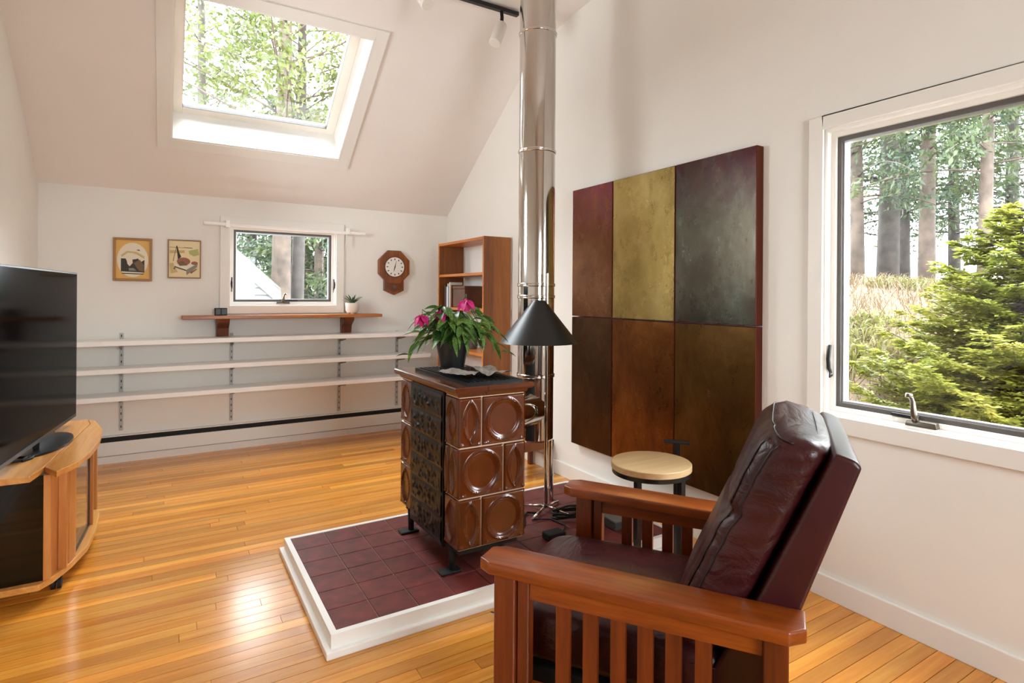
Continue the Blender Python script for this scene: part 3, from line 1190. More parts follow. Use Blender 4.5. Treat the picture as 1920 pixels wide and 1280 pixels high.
b = B()
rbox(b, -.272, .272, -.24, .425, .285, .452, .22, .4, 64, 28, .014)
sc2 = b.build('seat_cushion', 'leather', ch, True, 80)
b = B()
b.tube([(-.272 * .985, -.2 + .62 * t / 30 * .98, .405) for t in range(31)], .002, 5)
b.build('seam', 'seam', sc2, True)
b = B()
rbox(b, -.265, .265, .30, .41, .11, .30, .25, .4, 48, 20, .0)
b.build('footrest', 'leather', ch, True, 80)
b = B()
b.box(-.26, .26, -.28, .30, .09, .288)
b.bevel(.01, 2)
b.build('mechanism_box', 'blackmat', ch)
b = B()
for sx in (-.235, .235):
    b.tube([(sx, -.27, .05), (sx, .28, .05), (sx, .29, .12)], .012, 8)
    b.tube([(sx, -.24, .05), (sx, .1, .2)], .008, 8)
b.tube([(-.235, -.2, .02), (.235, -.2, .02)], .012, 8)
b.build('recline_linkage', 'black', ch, True)

# ================================================================== SIDE TABLE
TZ, TC = .515, Vector((1.955, 2.02))
tb = thing('drink_table', 'small round table with pale wood top, black metal legs and carrying handle', 'side table', (TC.x, TC.y, 0))
og = tb.location
b = B(og)
b.lathe((TC.x, TC.y, 0), [(0, TZ - .03), (.184, TZ - .03), (.188, TZ - .027), (.188, TZ - .003), (.185, TZ), (0, TZ)], 64)
b.build('tabletop', 'oak', tb, True, 30)
b = B(og)
b.lathe((TC.x, TC.y, 0), [(.172, TZ - .05), (.184, TZ - .05), (.184, TZ - .0305), (.172, TZ - .0305), (.172, TZ - .05)], 64)
b.build('support_ring', 'black', tb, True, 30)
post = Vector((2.163, 2.055))
hb = pd(1273, 830, 2.94)
b = B(og)
b.box(post.x - .011, post.x + .011, post.y - .011, post.y + .011, 0, .565)
b.box(TC.x + .12, post.x, post.y - .012, post.y + .012, TZ - .05, TZ - .034)
b.build('handle_post', 'black', tb)
b = B(og)
dirh = Vector((.45, -.55, 0)).normalized() * .062
b.tube([(post.x - dirh.x, post.y - dirh.y, .572), (post.x + dirh.x, post.y + dirh.y, .572)], .0105, 12)
b.build('handle', 'black', tb, True, 40)
for (lx, ly) in ((1.838, 1.985), (1.99, 1.862)):
    B(og).box(lx - .013, lx + .013, ly - .013, ly + .013, 0, TZ - .034).build('leg', 'black', tb)

# ================================================================== METAL ART PANELS
AX = XR - .052
zt0, zm, zb0 = 2.023, 1.157, .285
ys = [3.241, 2.812, 2.284, 1.76]
bronze = [(.28, (66, 40, 18)), (.5, (104, 66, 30)), (.72, (140, 98, 48))]
art = [
    (0, 1, patina_mat('patina_crimson', [(.3, (84, 46, 22)), (.5, (108, 66, 36)), (.7, (128, 92, 60))], .24, 3, ([(.3, (128, 36, 34)), (.5, (112, 44, 78)), (.7, (140, 62, 40))], 1.66, 2.10)),
     'narrow upper metal panel with crimson and violet patina near the flue'),
    (1, 1, patina_mat('patina_olive_gold', [(.3, (126, 104, 54)), (.5, (158, 134, 76)), (.7, (182, 158, 104))], .26, 3),
     'upper middle metal panel with pale olive gold sheen'),
    (2, 1, patina_mat('patina_plum_green', [(.3, (58, 44, 36)), (.5, (76, 70, 58)), (.7, (92, 96, 84))], .24, 3, ([(.3, (84, 24, 36)), (.5, (72, 30, 52)), (.7, (96, 44, 40))], 1.70, 2.1)),
     'upper metal panel with plum edge and dark green centre beside the window'),
    (0, 0, patina_mat('patina_dark_umber', [(.3, (52, 32, 16)), (.5, (74, 48, 24)), (.7, (96, 66, 36))], .27, 3),
     'narrow lower metal panel in very dark umber near the flue'),
    (1, 0, patina_mat('patina_amber', [(.3, (84, 46, 18)), (.5, (120, 70, 28)), (.7, (150, 100, 48))], .26, 3),
     'lower middle metal panel in amber brown above the round table'),
    (2, 0, patina_mat('patina_bronze', [(.3, (78, 50, 22)), (.5, (104, 72, 32)), (.7, (130, 98, 52))], .27, 3),
     'lower bronze brown metal panel partly behind the leather chair back'),
]
MT['artedge'] = flat('copper_edge', (96, 42, 24), .4, .7)
for i, row, mt, lab in art:
    y1, y0 = ys[i] - .003, ys[i + 1] + .003
    z1, z0 = (zt0, zm + .003) if row else (zm - .003, zb0)
    r = thing('metal_panel', lab, 'wall art', (XR, (y0 + y1) / 2, z0), group='patinated metal panels on the wall')
    og = r.location
    B(og).box(AX, XR - .001, y0, y1, z0, z1).bevel(.002, 1).build('tray', 'artedge', r)
    b = B((XR, (y0 + y1) / 2, 0))
    b.box(AX - .0015, AX + .001, y0 + .003, y1 - .003, z0 + .003, z1 - .003)
    o = b.build('metal_sheet', mt, r)
    o.location.z = -z0

# ================================================================== TV STAND AND TV
TS = .555
ts = thing('tv_stand', 'pine television stand with bowed front, smoked glass side and castors', 'tv stand', (-.5, 3.66, 0))
og = ts.location
wallx = XL + .02
main = [(wallx, 3.06), (-.462, 3.05), (-.437, 3.19), (-.362, 4.10), (-.385, 4.245), (wallx, 4.26)]
bow = [(-.435, 3.19), (-.382, 3.085), (-.323, 3.215), (-.295, 3.385), (-.280, 3.62), (-.288, 3.90), (-.345, 4.20), (-.382, 4.245), (-.360, 4.10)]
b = B(og)
b.prism([(x_, y_, TS - .026) for x_, y_ in main], (0, 0, .026))
b.bevel(.003, 2).build('top_board', 'pine', ts)
b = B(og)
b.prism([(x_, y_, TS - .027) for x_, y_ in bow], (0, 0, .0255))
b.bevel(.003, 2).build('bowed_top', 'pine', ts)
base = [(wallx, 3.12), (-.44, 3.11), (-.402, 3.165), (-.352, 3.30), (-.312, 3.47), (-.298, 3.70), (-.303, 3.95), (-.36, 4.19), (wallx, 4.21)]
b = B(og)
b.prism([(x_, y_, .06) for x_, y_ in base], (0, 0, .026))
b.bevel(.003, 2).build('base_board', 'pine', ts)
ztop = TS - .0265
for (x0, x1, y0, y1) in ((-.432, -.408, 3.14, 3.172), (-.395, -.365, 3.235, 3.275), (-.342, -.318, 3.77, 3.80), (-.345, -.322, 4.03, 4.06)):
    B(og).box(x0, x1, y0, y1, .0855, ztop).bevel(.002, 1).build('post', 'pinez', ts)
b = B(og)
b.hexa([(-.408, 3.165, .0855), (-.395, 3.24, .0855), (-.405, 3.245, .0855), (-.418, 3.172, .0855)],
       [(-.408, 3.165, ztop), (-.395, 3.24, ztop), (-.405, 3.245, ztop), (-.418, 3.172, ztop)])
b.build('corner_panel', 'pinez', ts)
b = B(og)
b.hexa([(-.376, 3.275, .0855), (-.360, 3.29, .0855), (-.345, 3.36, .0855), (-.366, 3.36, .0855)],
       [(-.376, 3.275, ztop), (-.360, 3.29, ztop), (-.345, 3.36, ztop), (-.366, 3.36, ztop)])
b.build('front_stile', 'pinez', ts)
b = B(og)
b.face(b.verts([(-.356, 3.36, .10), (-.333, 3.77, .10), (-.333, 3.77, ztop), (-.356, 3.36, ztop)]))
b.build('front_glass', 'clear', ts)
b = B(og)
b.tube([(-.356, 3.36, .092), (-.333, 3.77, .092)], .006, 6)
b.tube([(-.334, 3.765, .092), (-.334, 3.765, ztop)], .005, 6)
b.build('glass_track', 'pewter', ts)
b = B(og)
b.box(wallx + .03, -.432, 3.146, 3.151, .0855, ztop)
b.build('side_glass', 'smoke', ts)
B(og).box(wallx, wallx + .02, 3.13, 4.2, .0855, ztop).build('back_panel', 'blackmat', ts)
B(og).box(wallx + .03, wallx + .05, 3.155, 4.19, .0855, ztop).build('inner_divider', 'teak', ts)
B(og).box(wallx + .05, -.45, 3.2, 4.15, .29, .298).build('glass_shelf', 'smoke', ts)
for (cx_, cy_) in ((-.40, 3.25), (-.40, 4.1), (-.70, 3.25), (-.70, 4.1)):
    b = B(og)
    b.tube([(cx_ - .018, cy_, .026), (cx_ - .004, cy_, .026)], .026, 16)
    b.tube([(cx_ + .004, cy_, .026), (cx_ + .018, cy_, .026)], .026, 16)
    b.tube([(cx_, cy_, .03), (cx_, cy_, .062)], .009, 8)
    b.build('castor', 'blackmat', ts, True, 40)

TA, TD = Vector((-.426, 4.123, 0)), Vector((-.108, -.994, 0)).normalized()
TN = Vector((-TD.y, TD.x, 0))
if TN.x < 0:
    TN = -TN
TVL, TZ0, TZ1 = 1.44, .60, 1.408
tv = thing('television', 'large black flat screen television on the pine stand', 'television', TA + TD * TVL / 2 + Vector((0, 0, TS)))
og = tv.location


def tp(a, n, z):
    p = TA + TD * a + TN * n
    return (p.x, p.y, z)


b = B(og)
b.hexa([tp(0, 0, TZ0), tp(TVL, 0, TZ0), tp(TVL, -.03, TZ0), tp(0, -.03, TZ0)], [tp(0, 0, TZ1), tp(TVL, 0, TZ1), tp(TVL, -.02, TZ1), tp(0, -.02, TZ1)])
b.bevel(.002, 1).build('bezel', 'black', tv)
MT['screen'] = flat('dark_screen', (4, 4, 5), .1, spec=.5)
MT['screen'].node_tree.nodes['Principled BSDF'].inputs['IOR'].default_value = 1.07
b = B(og)
b.hexa([tp(.009, .0008, TZ0 + .02), tp(TVL - .009, .0008, TZ0 + .02), tp(TVL - .009, -.001, TZ0 + .02), tp(.009, -.001, TZ0 + .02)],
       [tp(.009, .0008, TZ1 - .009), tp(TVL - .009, .0008, TZ1 - .009), tp(TVL - .009, -.001, TZ1 - .009), tp(.009, -.001, TZ1 - .009)])
b.build('screen', 'screen', tv)
b = B(og)
b.hexa([tp(.1, -.03, TZ0 + .03), tp(TVL - .1, -.03, TZ0 + .03), tp(TVL - .1, -.07, TZ0 + .05), tp(.1, -.07, TZ0 + .05)],
       [tp(.1, -.02, TZ1 - .3), tp(TVL - .1, -.02, TZ1 - .3), tp(TVL - .1, -.05, TZ1 - .32), tp(.1, -.05, TZ1 - .32)])
b.build('back_housing', 'blackmat', tv)
b = B(og)
ec = Vector((-.50, 3.63))
b.bm.verts.ensure_lookup_table()
ring = []
for k in range(48):
    a = 2 * math.pi * k / 48
    p = TD * math.cos(a) * .25 + TN * math.sin(a) * .105
    ring.append((ec.x + p.x, ec.y + p.y))
b.prism([(x_, y_, TS) for x_, y_ in ring], (0, 0, .012))
b.bevel(.004, 2).build('stand_base', 'iron', tv, True, 40)
b = B(og)
b.hexa([tp(.38, -.005, TS + .011), tp(.62, -.005, TS + .011), tp(.62, -.03, TS + .011), tp(.38, -.03, TS + .011)],
       [tp(.38, -.004, TZ0 + .01), tp(.62, -.004, TZ0 + .01), tp(.62, -.03, TZ0 + .01), tp(.38, -.03, TZ0 + .01)])
b.build('stand_neck', 'black', tv)
# remote cable coil on the stand
b = B()
cpt = [pz(x_, y_, TS + .006) for x_, y_ in ((8, 868), (24, 866), (44, 862), (56, 852), (62, 842), (67, 848), (60, 858), (42, 864))]
b.tube(cpt, .006, 6)
props(b.build('television_cable', 'blackmat', None, True), 'black cable lying under the television on the pine stand', 'cable')

# ================================================================== BACK WALL SHELVES
stds = [(-.29, .235, .985), (.468, .23, .965), (1.356, .22, .945), (1.905, .22, .945)]
for i, (sx, z0, z1) in enumerate(stds):
    labs = ('slotted metal shelf standard on the back wall nearest the television', 'slotted metal shelf standard below the ledge left bracket',
            'slotted metal shelf standard below the ledge right bracket', 'slotted metal shelf standard behind the flowering plant')
    r = thing('shelf_standard', labs[i], 'shelf standard', (sx, YB, z0), group='shelf standards on the back wall')
    og = r.location
    B(og).box(sx - .0125, sx + .0125, YB - .012, YB, z0, z1).build('channel', 'standard', r)
    sl = B().box(-.003, .003, -.0005, .0005, -.009, .009).mesh('slot', 'blackmat')
    n = int((z1 - z0) / .05)
    for k in range(n):
        link('slot', sl, r, Vector((sx, YB - .0122, z0 + .03 + k * .05)) - og)
    for z in (.905, .70, .497):
        b = B(og)
        b.hexa([(sx - .004, YB - .23, z - .012), (sx + .004, YB - .23, z - .012), (sx + .004, YB - .012, z - .045), (sx - .004, YB - .012, z - .045)],
               [(sx - .004, YB - .23, z), (sx + .004, YB - .23, z), (sx + .004, YB - .012, z), (sx - .004, YB - .012, z)])
        b.build('bracket_arm', 'pewter', r)
for z, lab in ((.905, 'topmost long white wall shelf under the wooden ledge'), (.70, 'middle long white wall shelf of the three'), (.497, 'lowest long white wall shelf above the baseboard heater')):
    o = B((.7, YB - .13, z)).box(XL + .004, 2.155, YB - .262, YB - .014, z, z + .036).bevel(.003, 1).build('wall_shelf', 'purewhite')
    o.location = (.7, YB - .13, z)
    props(o, lab, 'shelf', 'long white wall shelves')

# baseboard heater
he = thing('baseboard_heater', 'long cream baseboard heater with dark slot along the back wall', 'heater', (.8, YB, 0))
og = he.location
x0h, x1h = XL + .004, 2.15
b = B(og)
b.hexa([(x0h, YB - .072, .062), (x1h, YB - .072, .062), (x1h, YB - .052, .062), (x0h, YB - .052, .062)],
       [(x0h, YB - .066, .162), (x1h, YB - .066, .162), (x1h, YB - .056, .162), (x0h, YB - .056, .162)])
b.build('front_cover', 'trim', he)
B(og).box(x0h, x1h, YB - .062, YB, 0, .056).build('lower_panel', 'trim', he)
B(og).box(x0h, x1h, YB - .004, YB, .056, .205).build('back_plate', 'trim', he)
B(og).box(x0h, x1h, YB - .050, YB - .004, .06, .196).build('slot_interior', 'blackmat', he)
B(og).box(x0h, x1h, YB - .05, YB - .004, .198, .204).build('top_lip', 'trim', he)
# wooden ledge under the small window
le = thing('wooden_ledge', 'teak ledge shelf on two brackets below the small window', 'shelf', (.9, YB, 1.09))
og = le.location
B(og).box(.104, 1.696, YB - .205, YB - .001, 1.09, 1.118).bevel(.004, 2).build('ledge_board', 'teakx', le)
for x0 in (.352, 1.362):
    b = B(og)
    pr = [(YB - .001, 1.09), (YB - .16, 1.09), (YB - .15, 1.06), (YB - .07, 1.01), (YB - .055, .935), (YB - .001, .935)]
    b.prism([(x0, y_, z_) for y_, z_ in pr], (.09, 0, 0))
    b.bevel(.002, 1).build('bracket', 'bracket', le)
# things on the ledge
bx = thing('black_box', 'small black box standing on the left end of the ledge', 'box', (.378, YB - .12, 1.118))
og = bx.location
B(og).box(.333, .423, YB - .15, YB - .1, 1.118, 1.178).bevel(.003, 2).build('body', 'blackmat', bx)
for k in range(2):
    B(og).box(.338 + k * .043, .376 + k * .043, YB - .153, YB - .15, 1.124, 1.172).bevel(.001, 1).build('front_panel', 'black', bx)
ap = thing('aloe_pot', 'small spiky aloe in a white footed pot on the ledge', 'plant', (1.447, YB - .10, 1.118))
b = B()
b.lathe((0, 0, 0), [(0, .012), (.045, .012), (.058, .03), (.062, .1), (.056, .1), (.054, .085), (0, .085)], 28)
b.build('pot', 'whitemetal', ap, True, 40)
for k in range(3):
    a = k * 2.1 + .3
    B().cyl((.035 * math.cos(a), .035 * math.sin(a), 0), (.035 * math.cos(a), .035 * math.sin(a), .02), .011, 10).build('foot', 'oak', ap)
spike = leaf_mesh(.11, .016, .35, 'leafdark', 'spike')
ra = random.Random(9)
for k in range(16):
    o = link('spike', spike, ap, (.008 * math.cos(k * 2.4), .008 * math.sin(k * 2.4), .083))
    o.rotation_euler = (0, -ra.uniform(.75, 1.35), k * 2.4)

# curtain rod
cr = thing('curtain_rod', 'thin white curtain rod above the small window', 'curtain rod', (.91, YB - .06, 1.865))
og = cr.location
b = B(og)
b.tube([(.255, YB - .06, 1.872), (1.572, YB - .06, 1.858)], .016, 14)
b.build('rod', 'purewhite', cr, True, 40)
for x_ in (.43, 1.415):
    b = B(og)
    b.box(x_ - .017, x_ + .017, YB - .08, YB - .021, 1.845, 1.905)
    b.bevel(.004, 1).build('rod_bracket', 'purewhite', cr)
b = B(og)
b.tube([(1.40, YB - .066, 1.855), (1.396, YB - .06, 1.76), (1.392, YB - .06, 1.70)], .003, 5)
b.tube([(1.41, YB - .066, 1.855), (1.405, YB - .06, 1.75)], .003, 5)
b.build('pull_cord', 'whitemetal', cr)

# clock
ck = thing('wall_clock', 'octagonal oak pendulum wall clock with white dial', 'clock', (1.862, YB, 1.30))
og = ck.location
cz = 1.562


def octo(r, rz=1.0):
    return [(1.862 + r * math.cos(math.pi / 8 + k * math.pi / 4), cz + r * rz * math.sin(math.pi / 8 + k * math.pi / 4)) for k in range(8)]


b = B(og)
b.prism([(x_, YB - .001, z_) for x_, z_ in octo(.166, 1.04)], (0, -.045, 0))
b.bevel(.008, 2).build('octagon_case', 'clockwood', ck)
b = B(og)
pr = [(1.765, 1.45), (1.765, 1.335), (1.862, 1.292), (1.959, 1.335), (1.959, 1.45)]
b.prism([(x_, YB - .001, z_) for x_, z_ in pr], (0, -.04, 0))
b.bevel(.005, 2).build('pendulum_box', 'clockwood', ck)
b = B(og)
pr = [(1.785, 1.44), (1.785, 1.35), (1.862, 1.318), (1.939, 1.35), (1.939, 1.44)]
b.prism([(x_, YB - .0405, z_) for x_, z_ in pr], (0, -.003, 0)).build('pendulum_door', 'bracket', ck)


def disc(b, cx_, cz_, y_, r, n=40, t=.004):
    b.prism([(cx_ + r * math.cos(2 * math.pi * k / n), y_, cz_ + r * math.sin(2 * math.pi * k / n)) for k in range(n)], (0, -t, 0))
    return b


disc(B(og), 1.862, 1.372, YB - .043, .017, 20, .006).build('pendulum_bob', 'pewter', ck)
disc(B(og), 1.862, cz, YB - .046, .104, 48, .010).build('dial_ring', 'bracket', ck)
dl = disc(B(og), 1.862, cz, YB - .056, .093, 48, .002).build('dial', 'whitemetal', ck)
for k in range(12):
    a = k * math.pi / 6
    b = B(og)
    c0, s0 = math.cos(a), math.sin(a)
    q = lambda r, t: (1.862 + r * s0 + t * c0, YB - .0582, cz + r * c0 - t * s0)
    wd = .0042
    b.prism([q(.066, -wd), q(.066, wd), q(.082, wd), q(.082, -wd)], (0, -.001, 0))
    b.build('hour_mark', 'black', dl)
for nm, L, a, wd in (('hour_hand', .045, math.radians(-25 + 220), .005), ('minute_hand', .06, math.radians(12), .0035)):
    b = B(og)
    c0, s0 = math.cos(a), math.sin(a)
    q = lambda r, t: (1.862 + r * s0 + t * c0, YB - .060, cz + r * c0 - t * s0)
    b.prism([q(-.008, -wd), q(-.008, wd), q(L, wd * .3), q(L, -wd * .3)], (0, -.001, 0))
    b.build(nm, 'black', dl)


# framed prints
def fm_(name, c, rough=.6):
    MT[name] = flat(name, c, rough)
    return name


fm_('goldframe', (158, 108, 44), .4)
fm_('thinframe', (150, 112, 66), .45)
fm_('ochremat', (226, 176, 98))
fm_('paperwhite', (232, 220, 196))
fm_('papercream', (236, 216, 172))
fm_('inkdark', (52, 48, 36))
fm_('inkbrown', (118, 92, 58))
fm_('inkred', (156, 96, 74))
fm_('inkgreen', (176, 178, 112))
fm_('inkgrey', (140, 134, 116))
fm_('inktan', (206, 176, 120))


def picture(name, label, x0, x1, z0, z1, frame, fw_, mat, shapes):
    r = thing(name, label, 'picture', ((x0 + x1) / 2, YB, z0))
    og = r.location
    b = B(og)
    frame_ring(b, fb, x0, x1, z0, z1, (fw_,) * 4, -.02, -.001)
    b.bevel(.002, 1).build('frame', frame, r)
    pp = B(og).box(x0 + fw_, x1 - fw_, YB - .012, YB - .002, z0 + fw_, z1 - fw_).build('mat_board', mat, r)
    W, H = x1 - x0, z1 - z0
    for k, (m_, pts) in enumerate(shapes):
        b = B(og)
        yy = YB - .0122 - .0003 * k
        b.prism([(x0 + W * u, yy, z0 + H * v) for u, v in pts], (0, -.0003, 0))
        b.build('printed_shape', m_, pp)
    return r


def ell(cu, cv, ru, rv, n=28, a0=0):
    return [(cu + ru * math.cos(2 * math.pi * k / n + a0), cv + rv * math.sin(2 * math.pi * k / n + a0)) for k in range(n)]


picture('framed_print', 'gold framed print of pale figures in a white oval', -.348, -.096, 1.389, 1.722, 'goldframe', .017, 'ochremat', [
    ('paperwhite', ell(.5, .49, .40, .40)),
    ('inktan', [(.22, .55), (.38, .66), (.6, .62), (.80, .52), (.8, .58), (.6, .68), (.36, .70), (.2, .6)]),
    ('inkdark', [(.20, .52), (.32, .52), (.38, .40), (.48, .50), (.62, .54), (.70, .44), (.80, .50), (.80, .20), (.20, .22)]),
    ('inkbrown', [(.52, .42), (.68, .50), (.78, .38), (.78, .22), (.66, .24)]),
    ('paperwhite', [(.34, .56), (.48, .54), (.50, .42), (.42, .34), (.36, .40)]),
    ('paperwhite', [(.46, .66), (.60, .62), (.62, .52), (.50, .50)]),
    ('inkgrey', [(.40, .30), (.52, .30), (.60, .24), (.40, .24)]),
    ('inkdark', [(.22, .185), (.78, .175), (.78, .155), (.22, .165)]),
    ('inkdark', [(.58, .72), (.66, .74), (.69, .70), (.66, .71)])])
picture('framed_print', 'thin framed still life print with brown lidded dish on a table', .008, .240, 1.417, 1.727, 'thinframe', .009, 'papercream', [
    ('inkgreen', [(.62, .72), (.9, .78), (.94, .62), (.78, .58), (.64, .64)]),
    ('inktan', [(.06, .72), (.5, .73), (.5, .66), (.06, .64)]),
    ('inkbrown', [(.05, .805), (.48, .80), (.48, .79), (.05, .795)]),
    ('inkdark', [(.48, .81), (.74, .80), (.74, .785), (.48, .795)]),
    ('inkdark', [(.245, .84), (.28, .84), (.34, .66), (.40, .56), (.30, .48), (.28, .66)]),
    ('inkbrown', [(.24, .80), (.255, .80), (.17, .44), (.15, .44)]),
    ('paperwhite', [(.18, .32), (.55, .22), (.90, .40), (.52, .48)]),
    ('inkdark', [(.18, .32), (.55, .22), (.55, .19), (.18, .29)]),
    ('inkgrey', [(.55, .22), (.90, .40), (.88, .30), (.56, .08)]),
    ('inkred', ell(.47, .44, .2, .10)),
    ('inkbrown', [(.28, .40), (.44, .46), (.60, .34), (.36, .32)]),
    ('inkred', ell(.80, .40, .10, .045)),
    ('inktan', [(.06, .38), (.16, .40), (.2, .3), (.3, .16), (.1, .12)]),
    ('inkdark', [(.17, .26), (.22, .29), (.21, .22)]),
    ('inkred', [(.66, .16), (.86, .26), (.88, .24), (.70, .12)])])

# ================================================================== BOOKCASE
KX0, KX1, KY0, KY1, KZ = 2.162, XR - .017, 4.142, 5.062, 1.775
bk = thing('bookcase', 'tall open teak bookcase standing against the right wall', 'bookcase', ((KX0 + KX1) / 2, (KY0 + KY1) / 2, 0))
og = bk.location
for y0 in (KY0, KY1 - .022):
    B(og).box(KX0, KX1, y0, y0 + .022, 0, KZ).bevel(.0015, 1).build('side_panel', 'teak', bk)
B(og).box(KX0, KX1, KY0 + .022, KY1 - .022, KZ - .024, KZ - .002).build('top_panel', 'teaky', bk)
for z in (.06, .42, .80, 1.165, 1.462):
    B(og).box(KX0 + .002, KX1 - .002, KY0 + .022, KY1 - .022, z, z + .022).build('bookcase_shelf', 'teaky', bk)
for y0 in (KY0 + .001, KY1 - .021):
    B(og).box(KX0 - .002, KX0 + .001, y0, y0 + .02, .001, KZ - .001).build('edge_strip', 'teaky', bk)
bz = 1.187
books = [(.022, .20, (44, 34, 40), 'dark plum hardback'), (.016, .19, (60, 46, 60), 'slim violet grey book'), (.02, .185, (196, 196, 192), 'pale grey paperback'),
         (.014, .215, (226, 222, 212), 'tall thin white book'), (.02, .19, (82, 104, 116), 'blue grey paperback'), (.016, .225, (232, 226, 214), 'tallest ivory book'), (.024, .20, (120, 76, 50), 'tan hardback')]
yb_ = 4.98
for k, (t, h_, c, nm) in enumerate(books):
    mt = flat('book_' + str(k), c, .6)
    r = thing('book', nm + ' upright on the bookcase shelf', 'book', (2.25, yb_ - t / 2, bz), group='books on the bookcase shelf')
    B().box(-.062, .06, -t / 2, t / 2, 0, h_).bevel(.0015, 1).build('cover', mt, r)
    B().box(-.058, .062, -t / 2 + .002, t / 2 - .002, .003, h_ + .0006).build('pages', 'paperwhite', r)
    yb_ -= t + .004
# basket box
r = thing('storage_box', 'brown leather storage box beside the books in the bookcase', 'box', (2.27, 4.66, bz))
mtb = flat('brown_box', (92, 52, 28), .5, var=(8, .15))
B().box(-.09, .09, -.13, .11, 0, .165).bevel(.006, 2).build('box_body', mtb, r)
B().box(-.093, .093, -.133, .113, .165, .19).bevel(.006, 2).build('lid', mtb, r)
r = thing('grey_vase', 'grey tapering vase on the lower bookcase shelf', 'vase', (2.29, 4.62, .822))
B().lathe((0, 0, 0), [(0, 0), (.05, 0), (.06, .03), (.045, .12), (.03, .17), (.034, .2), (.028, .2), (.026, .17), (0, .03)], 24).build('vase_body', flat('grey_ceramic', (112, 98, 100), .5), r, True, 40)

# ================================================================== LOW STOOL, CABLES BEHIND THE STOVE
sp = Vector((2.27, 3.66))
so = thing('wooden_stool', 'low dark wooden stool by the right wall behind the stove', 'stool', (sp.x, sp.y, 0))
B().box(-.13, .13, -.14, .14, .225, .25).bevel(.004, 2).build('seat', 'teak', so)
for sx in (-1, 1):
    for sy in (-1, 1):
        B().box(sx * .115 - .016, sx * .115 + .016, sy * .115 - .016, sy * .115 + .016, 0, .225).build('leg', 'bracket', so)
for sy in (-1, 1):
    B().box(-.1, .1, sy * .115 - .008, sy * .115 + .008, .17, .222).build('rail', 'teak', so)
r = thing('black_adapter', 'small black power adapter lying on the red hearth tiles', 'adapter', (1.66, 2.40, PT))
B().box(-.05, .05, -.035, .035, 0, .035).bevel(.006, 2).build('body', 'blackmat', r)
B().tube([(.05, 0, .015), (.1, .05, .01), (.14, .1, .006), (.12, .2, .006), (.03, .26, .006)], .0045, 6).build('cable', 'blackmat', r, True)
r = thing('coiled_cord', 'coiled black power cord on the hearth near the round table', 'cord', (1.90, 2.60, PT))
b = B()
b.tube([((.10 + .012 * math.sin(t * .9)) * math.cos(t * .35), (.06 + .01 * math.cos(t * 1.3)) * math.sin(t * .35), .006 + .0006 * t) for t in range(56)], .006, 6)
b.build('coil', 'blackmat', r, True)
r = thing('low_grey_box', 'low dark grey lidded box on the hearth behind the chair arm', 'box', (2.08, 2.38, PT))
B().box(-.10, .10, -.075, .075, 0, .04).bevel(.004, 1).build('box_body', flat('dark_grey_box', (66, 64, 60), .6), r)
B().box(-.104, .104, -.079, .079, .04, .056).bevel(.004, 1).build('lid', flat('grey_lid', (104, 102, 96), .6), r)
o = B().tube([(1.50, 2.70, PT + .007), (1.58, 2.76, PT + .007), (1.66, 2.70, PT + .007), (1.72, 2.75, PT + .007), (1.77, 2.70, PT + .007)], .006, 6).build('power_cord', 'blackmat', None, True)
props(o, 'loose black power cord winding over the hearth tiles by the lamp', 'cord')

# ================================================================== TRACK LIGHTS
tr = thing('track_light', 'black ceiling track with white cylinder spotlights beside the flue', 'track light', (1.5, 3.46, 3.27))
og = tr.location
B(og).box(.6, 2.06, 3.445, 3.48, 3.235, 3.262).bevel(.002, 1).build('track_rail', 'black', tr)
B(og).box(.6, 2.06, 3.452, 3.473, 3.2615, 3.30).build('track_base', 'alu', tr)
for (hx, top, bot) in ((1.93, Vector((1.915, 3.43, 3.13)), Vector((1.845, 3.40, 2.975))), (1.30, Vector((1.30, 3.42, 3.20)), Vector((1.33, 3.30, 3.05)))):
    b = B(og)
    b.tube([(hx, 3.462, 3.24), (hx, 3.455, 3.19), tuple(top + (bot - top) * .12)], .012, 10)
    b.build('swivel_arm', 'blackmat', tr, True)
    b = B(og)
    d = (bot - top).normalized()
    b.tube([top, top + d * .012, bot - d * .004, bot], [.034, .040, .041, .038], 28)
    hd = b.build('spot_head', 'whitemetal', tr, True, 35)

# ================================================================== OUTSIDE
def hill_z(x, y):
    t = max(0.0, min(1.0, (x - 2.9) / 6.0))
    z = -.35 + 1.75 * (t * t * (3 - 2 * t)) + .05 * math.sin(x * 1.7 + y) + .06 * math.sin(y * 1.3 - x * .6)
    if x < 2.9:
        z = -.35 + .04 * math.sin(y)
    return z + max(0, x - 8.9) * .03


b = B()
b.grid(lambda u, v: (2.7 + u * 28, -12 + v * 34, hill_z(2.7 + u * 28, -12 + v * 34)), 70, 70)
hl = b.build('hillside_ground', 'hill', None, True)
props(hl, kind='structure')
b = B()
b.grid(lambda u, v: (-26 + u * 29.5, 5.8 + v * 34, -.55 + .03 * math.sin(u * 30)), 20, 20)
props(b.build('yard_ground', 'hill', None, True), kind='structure')


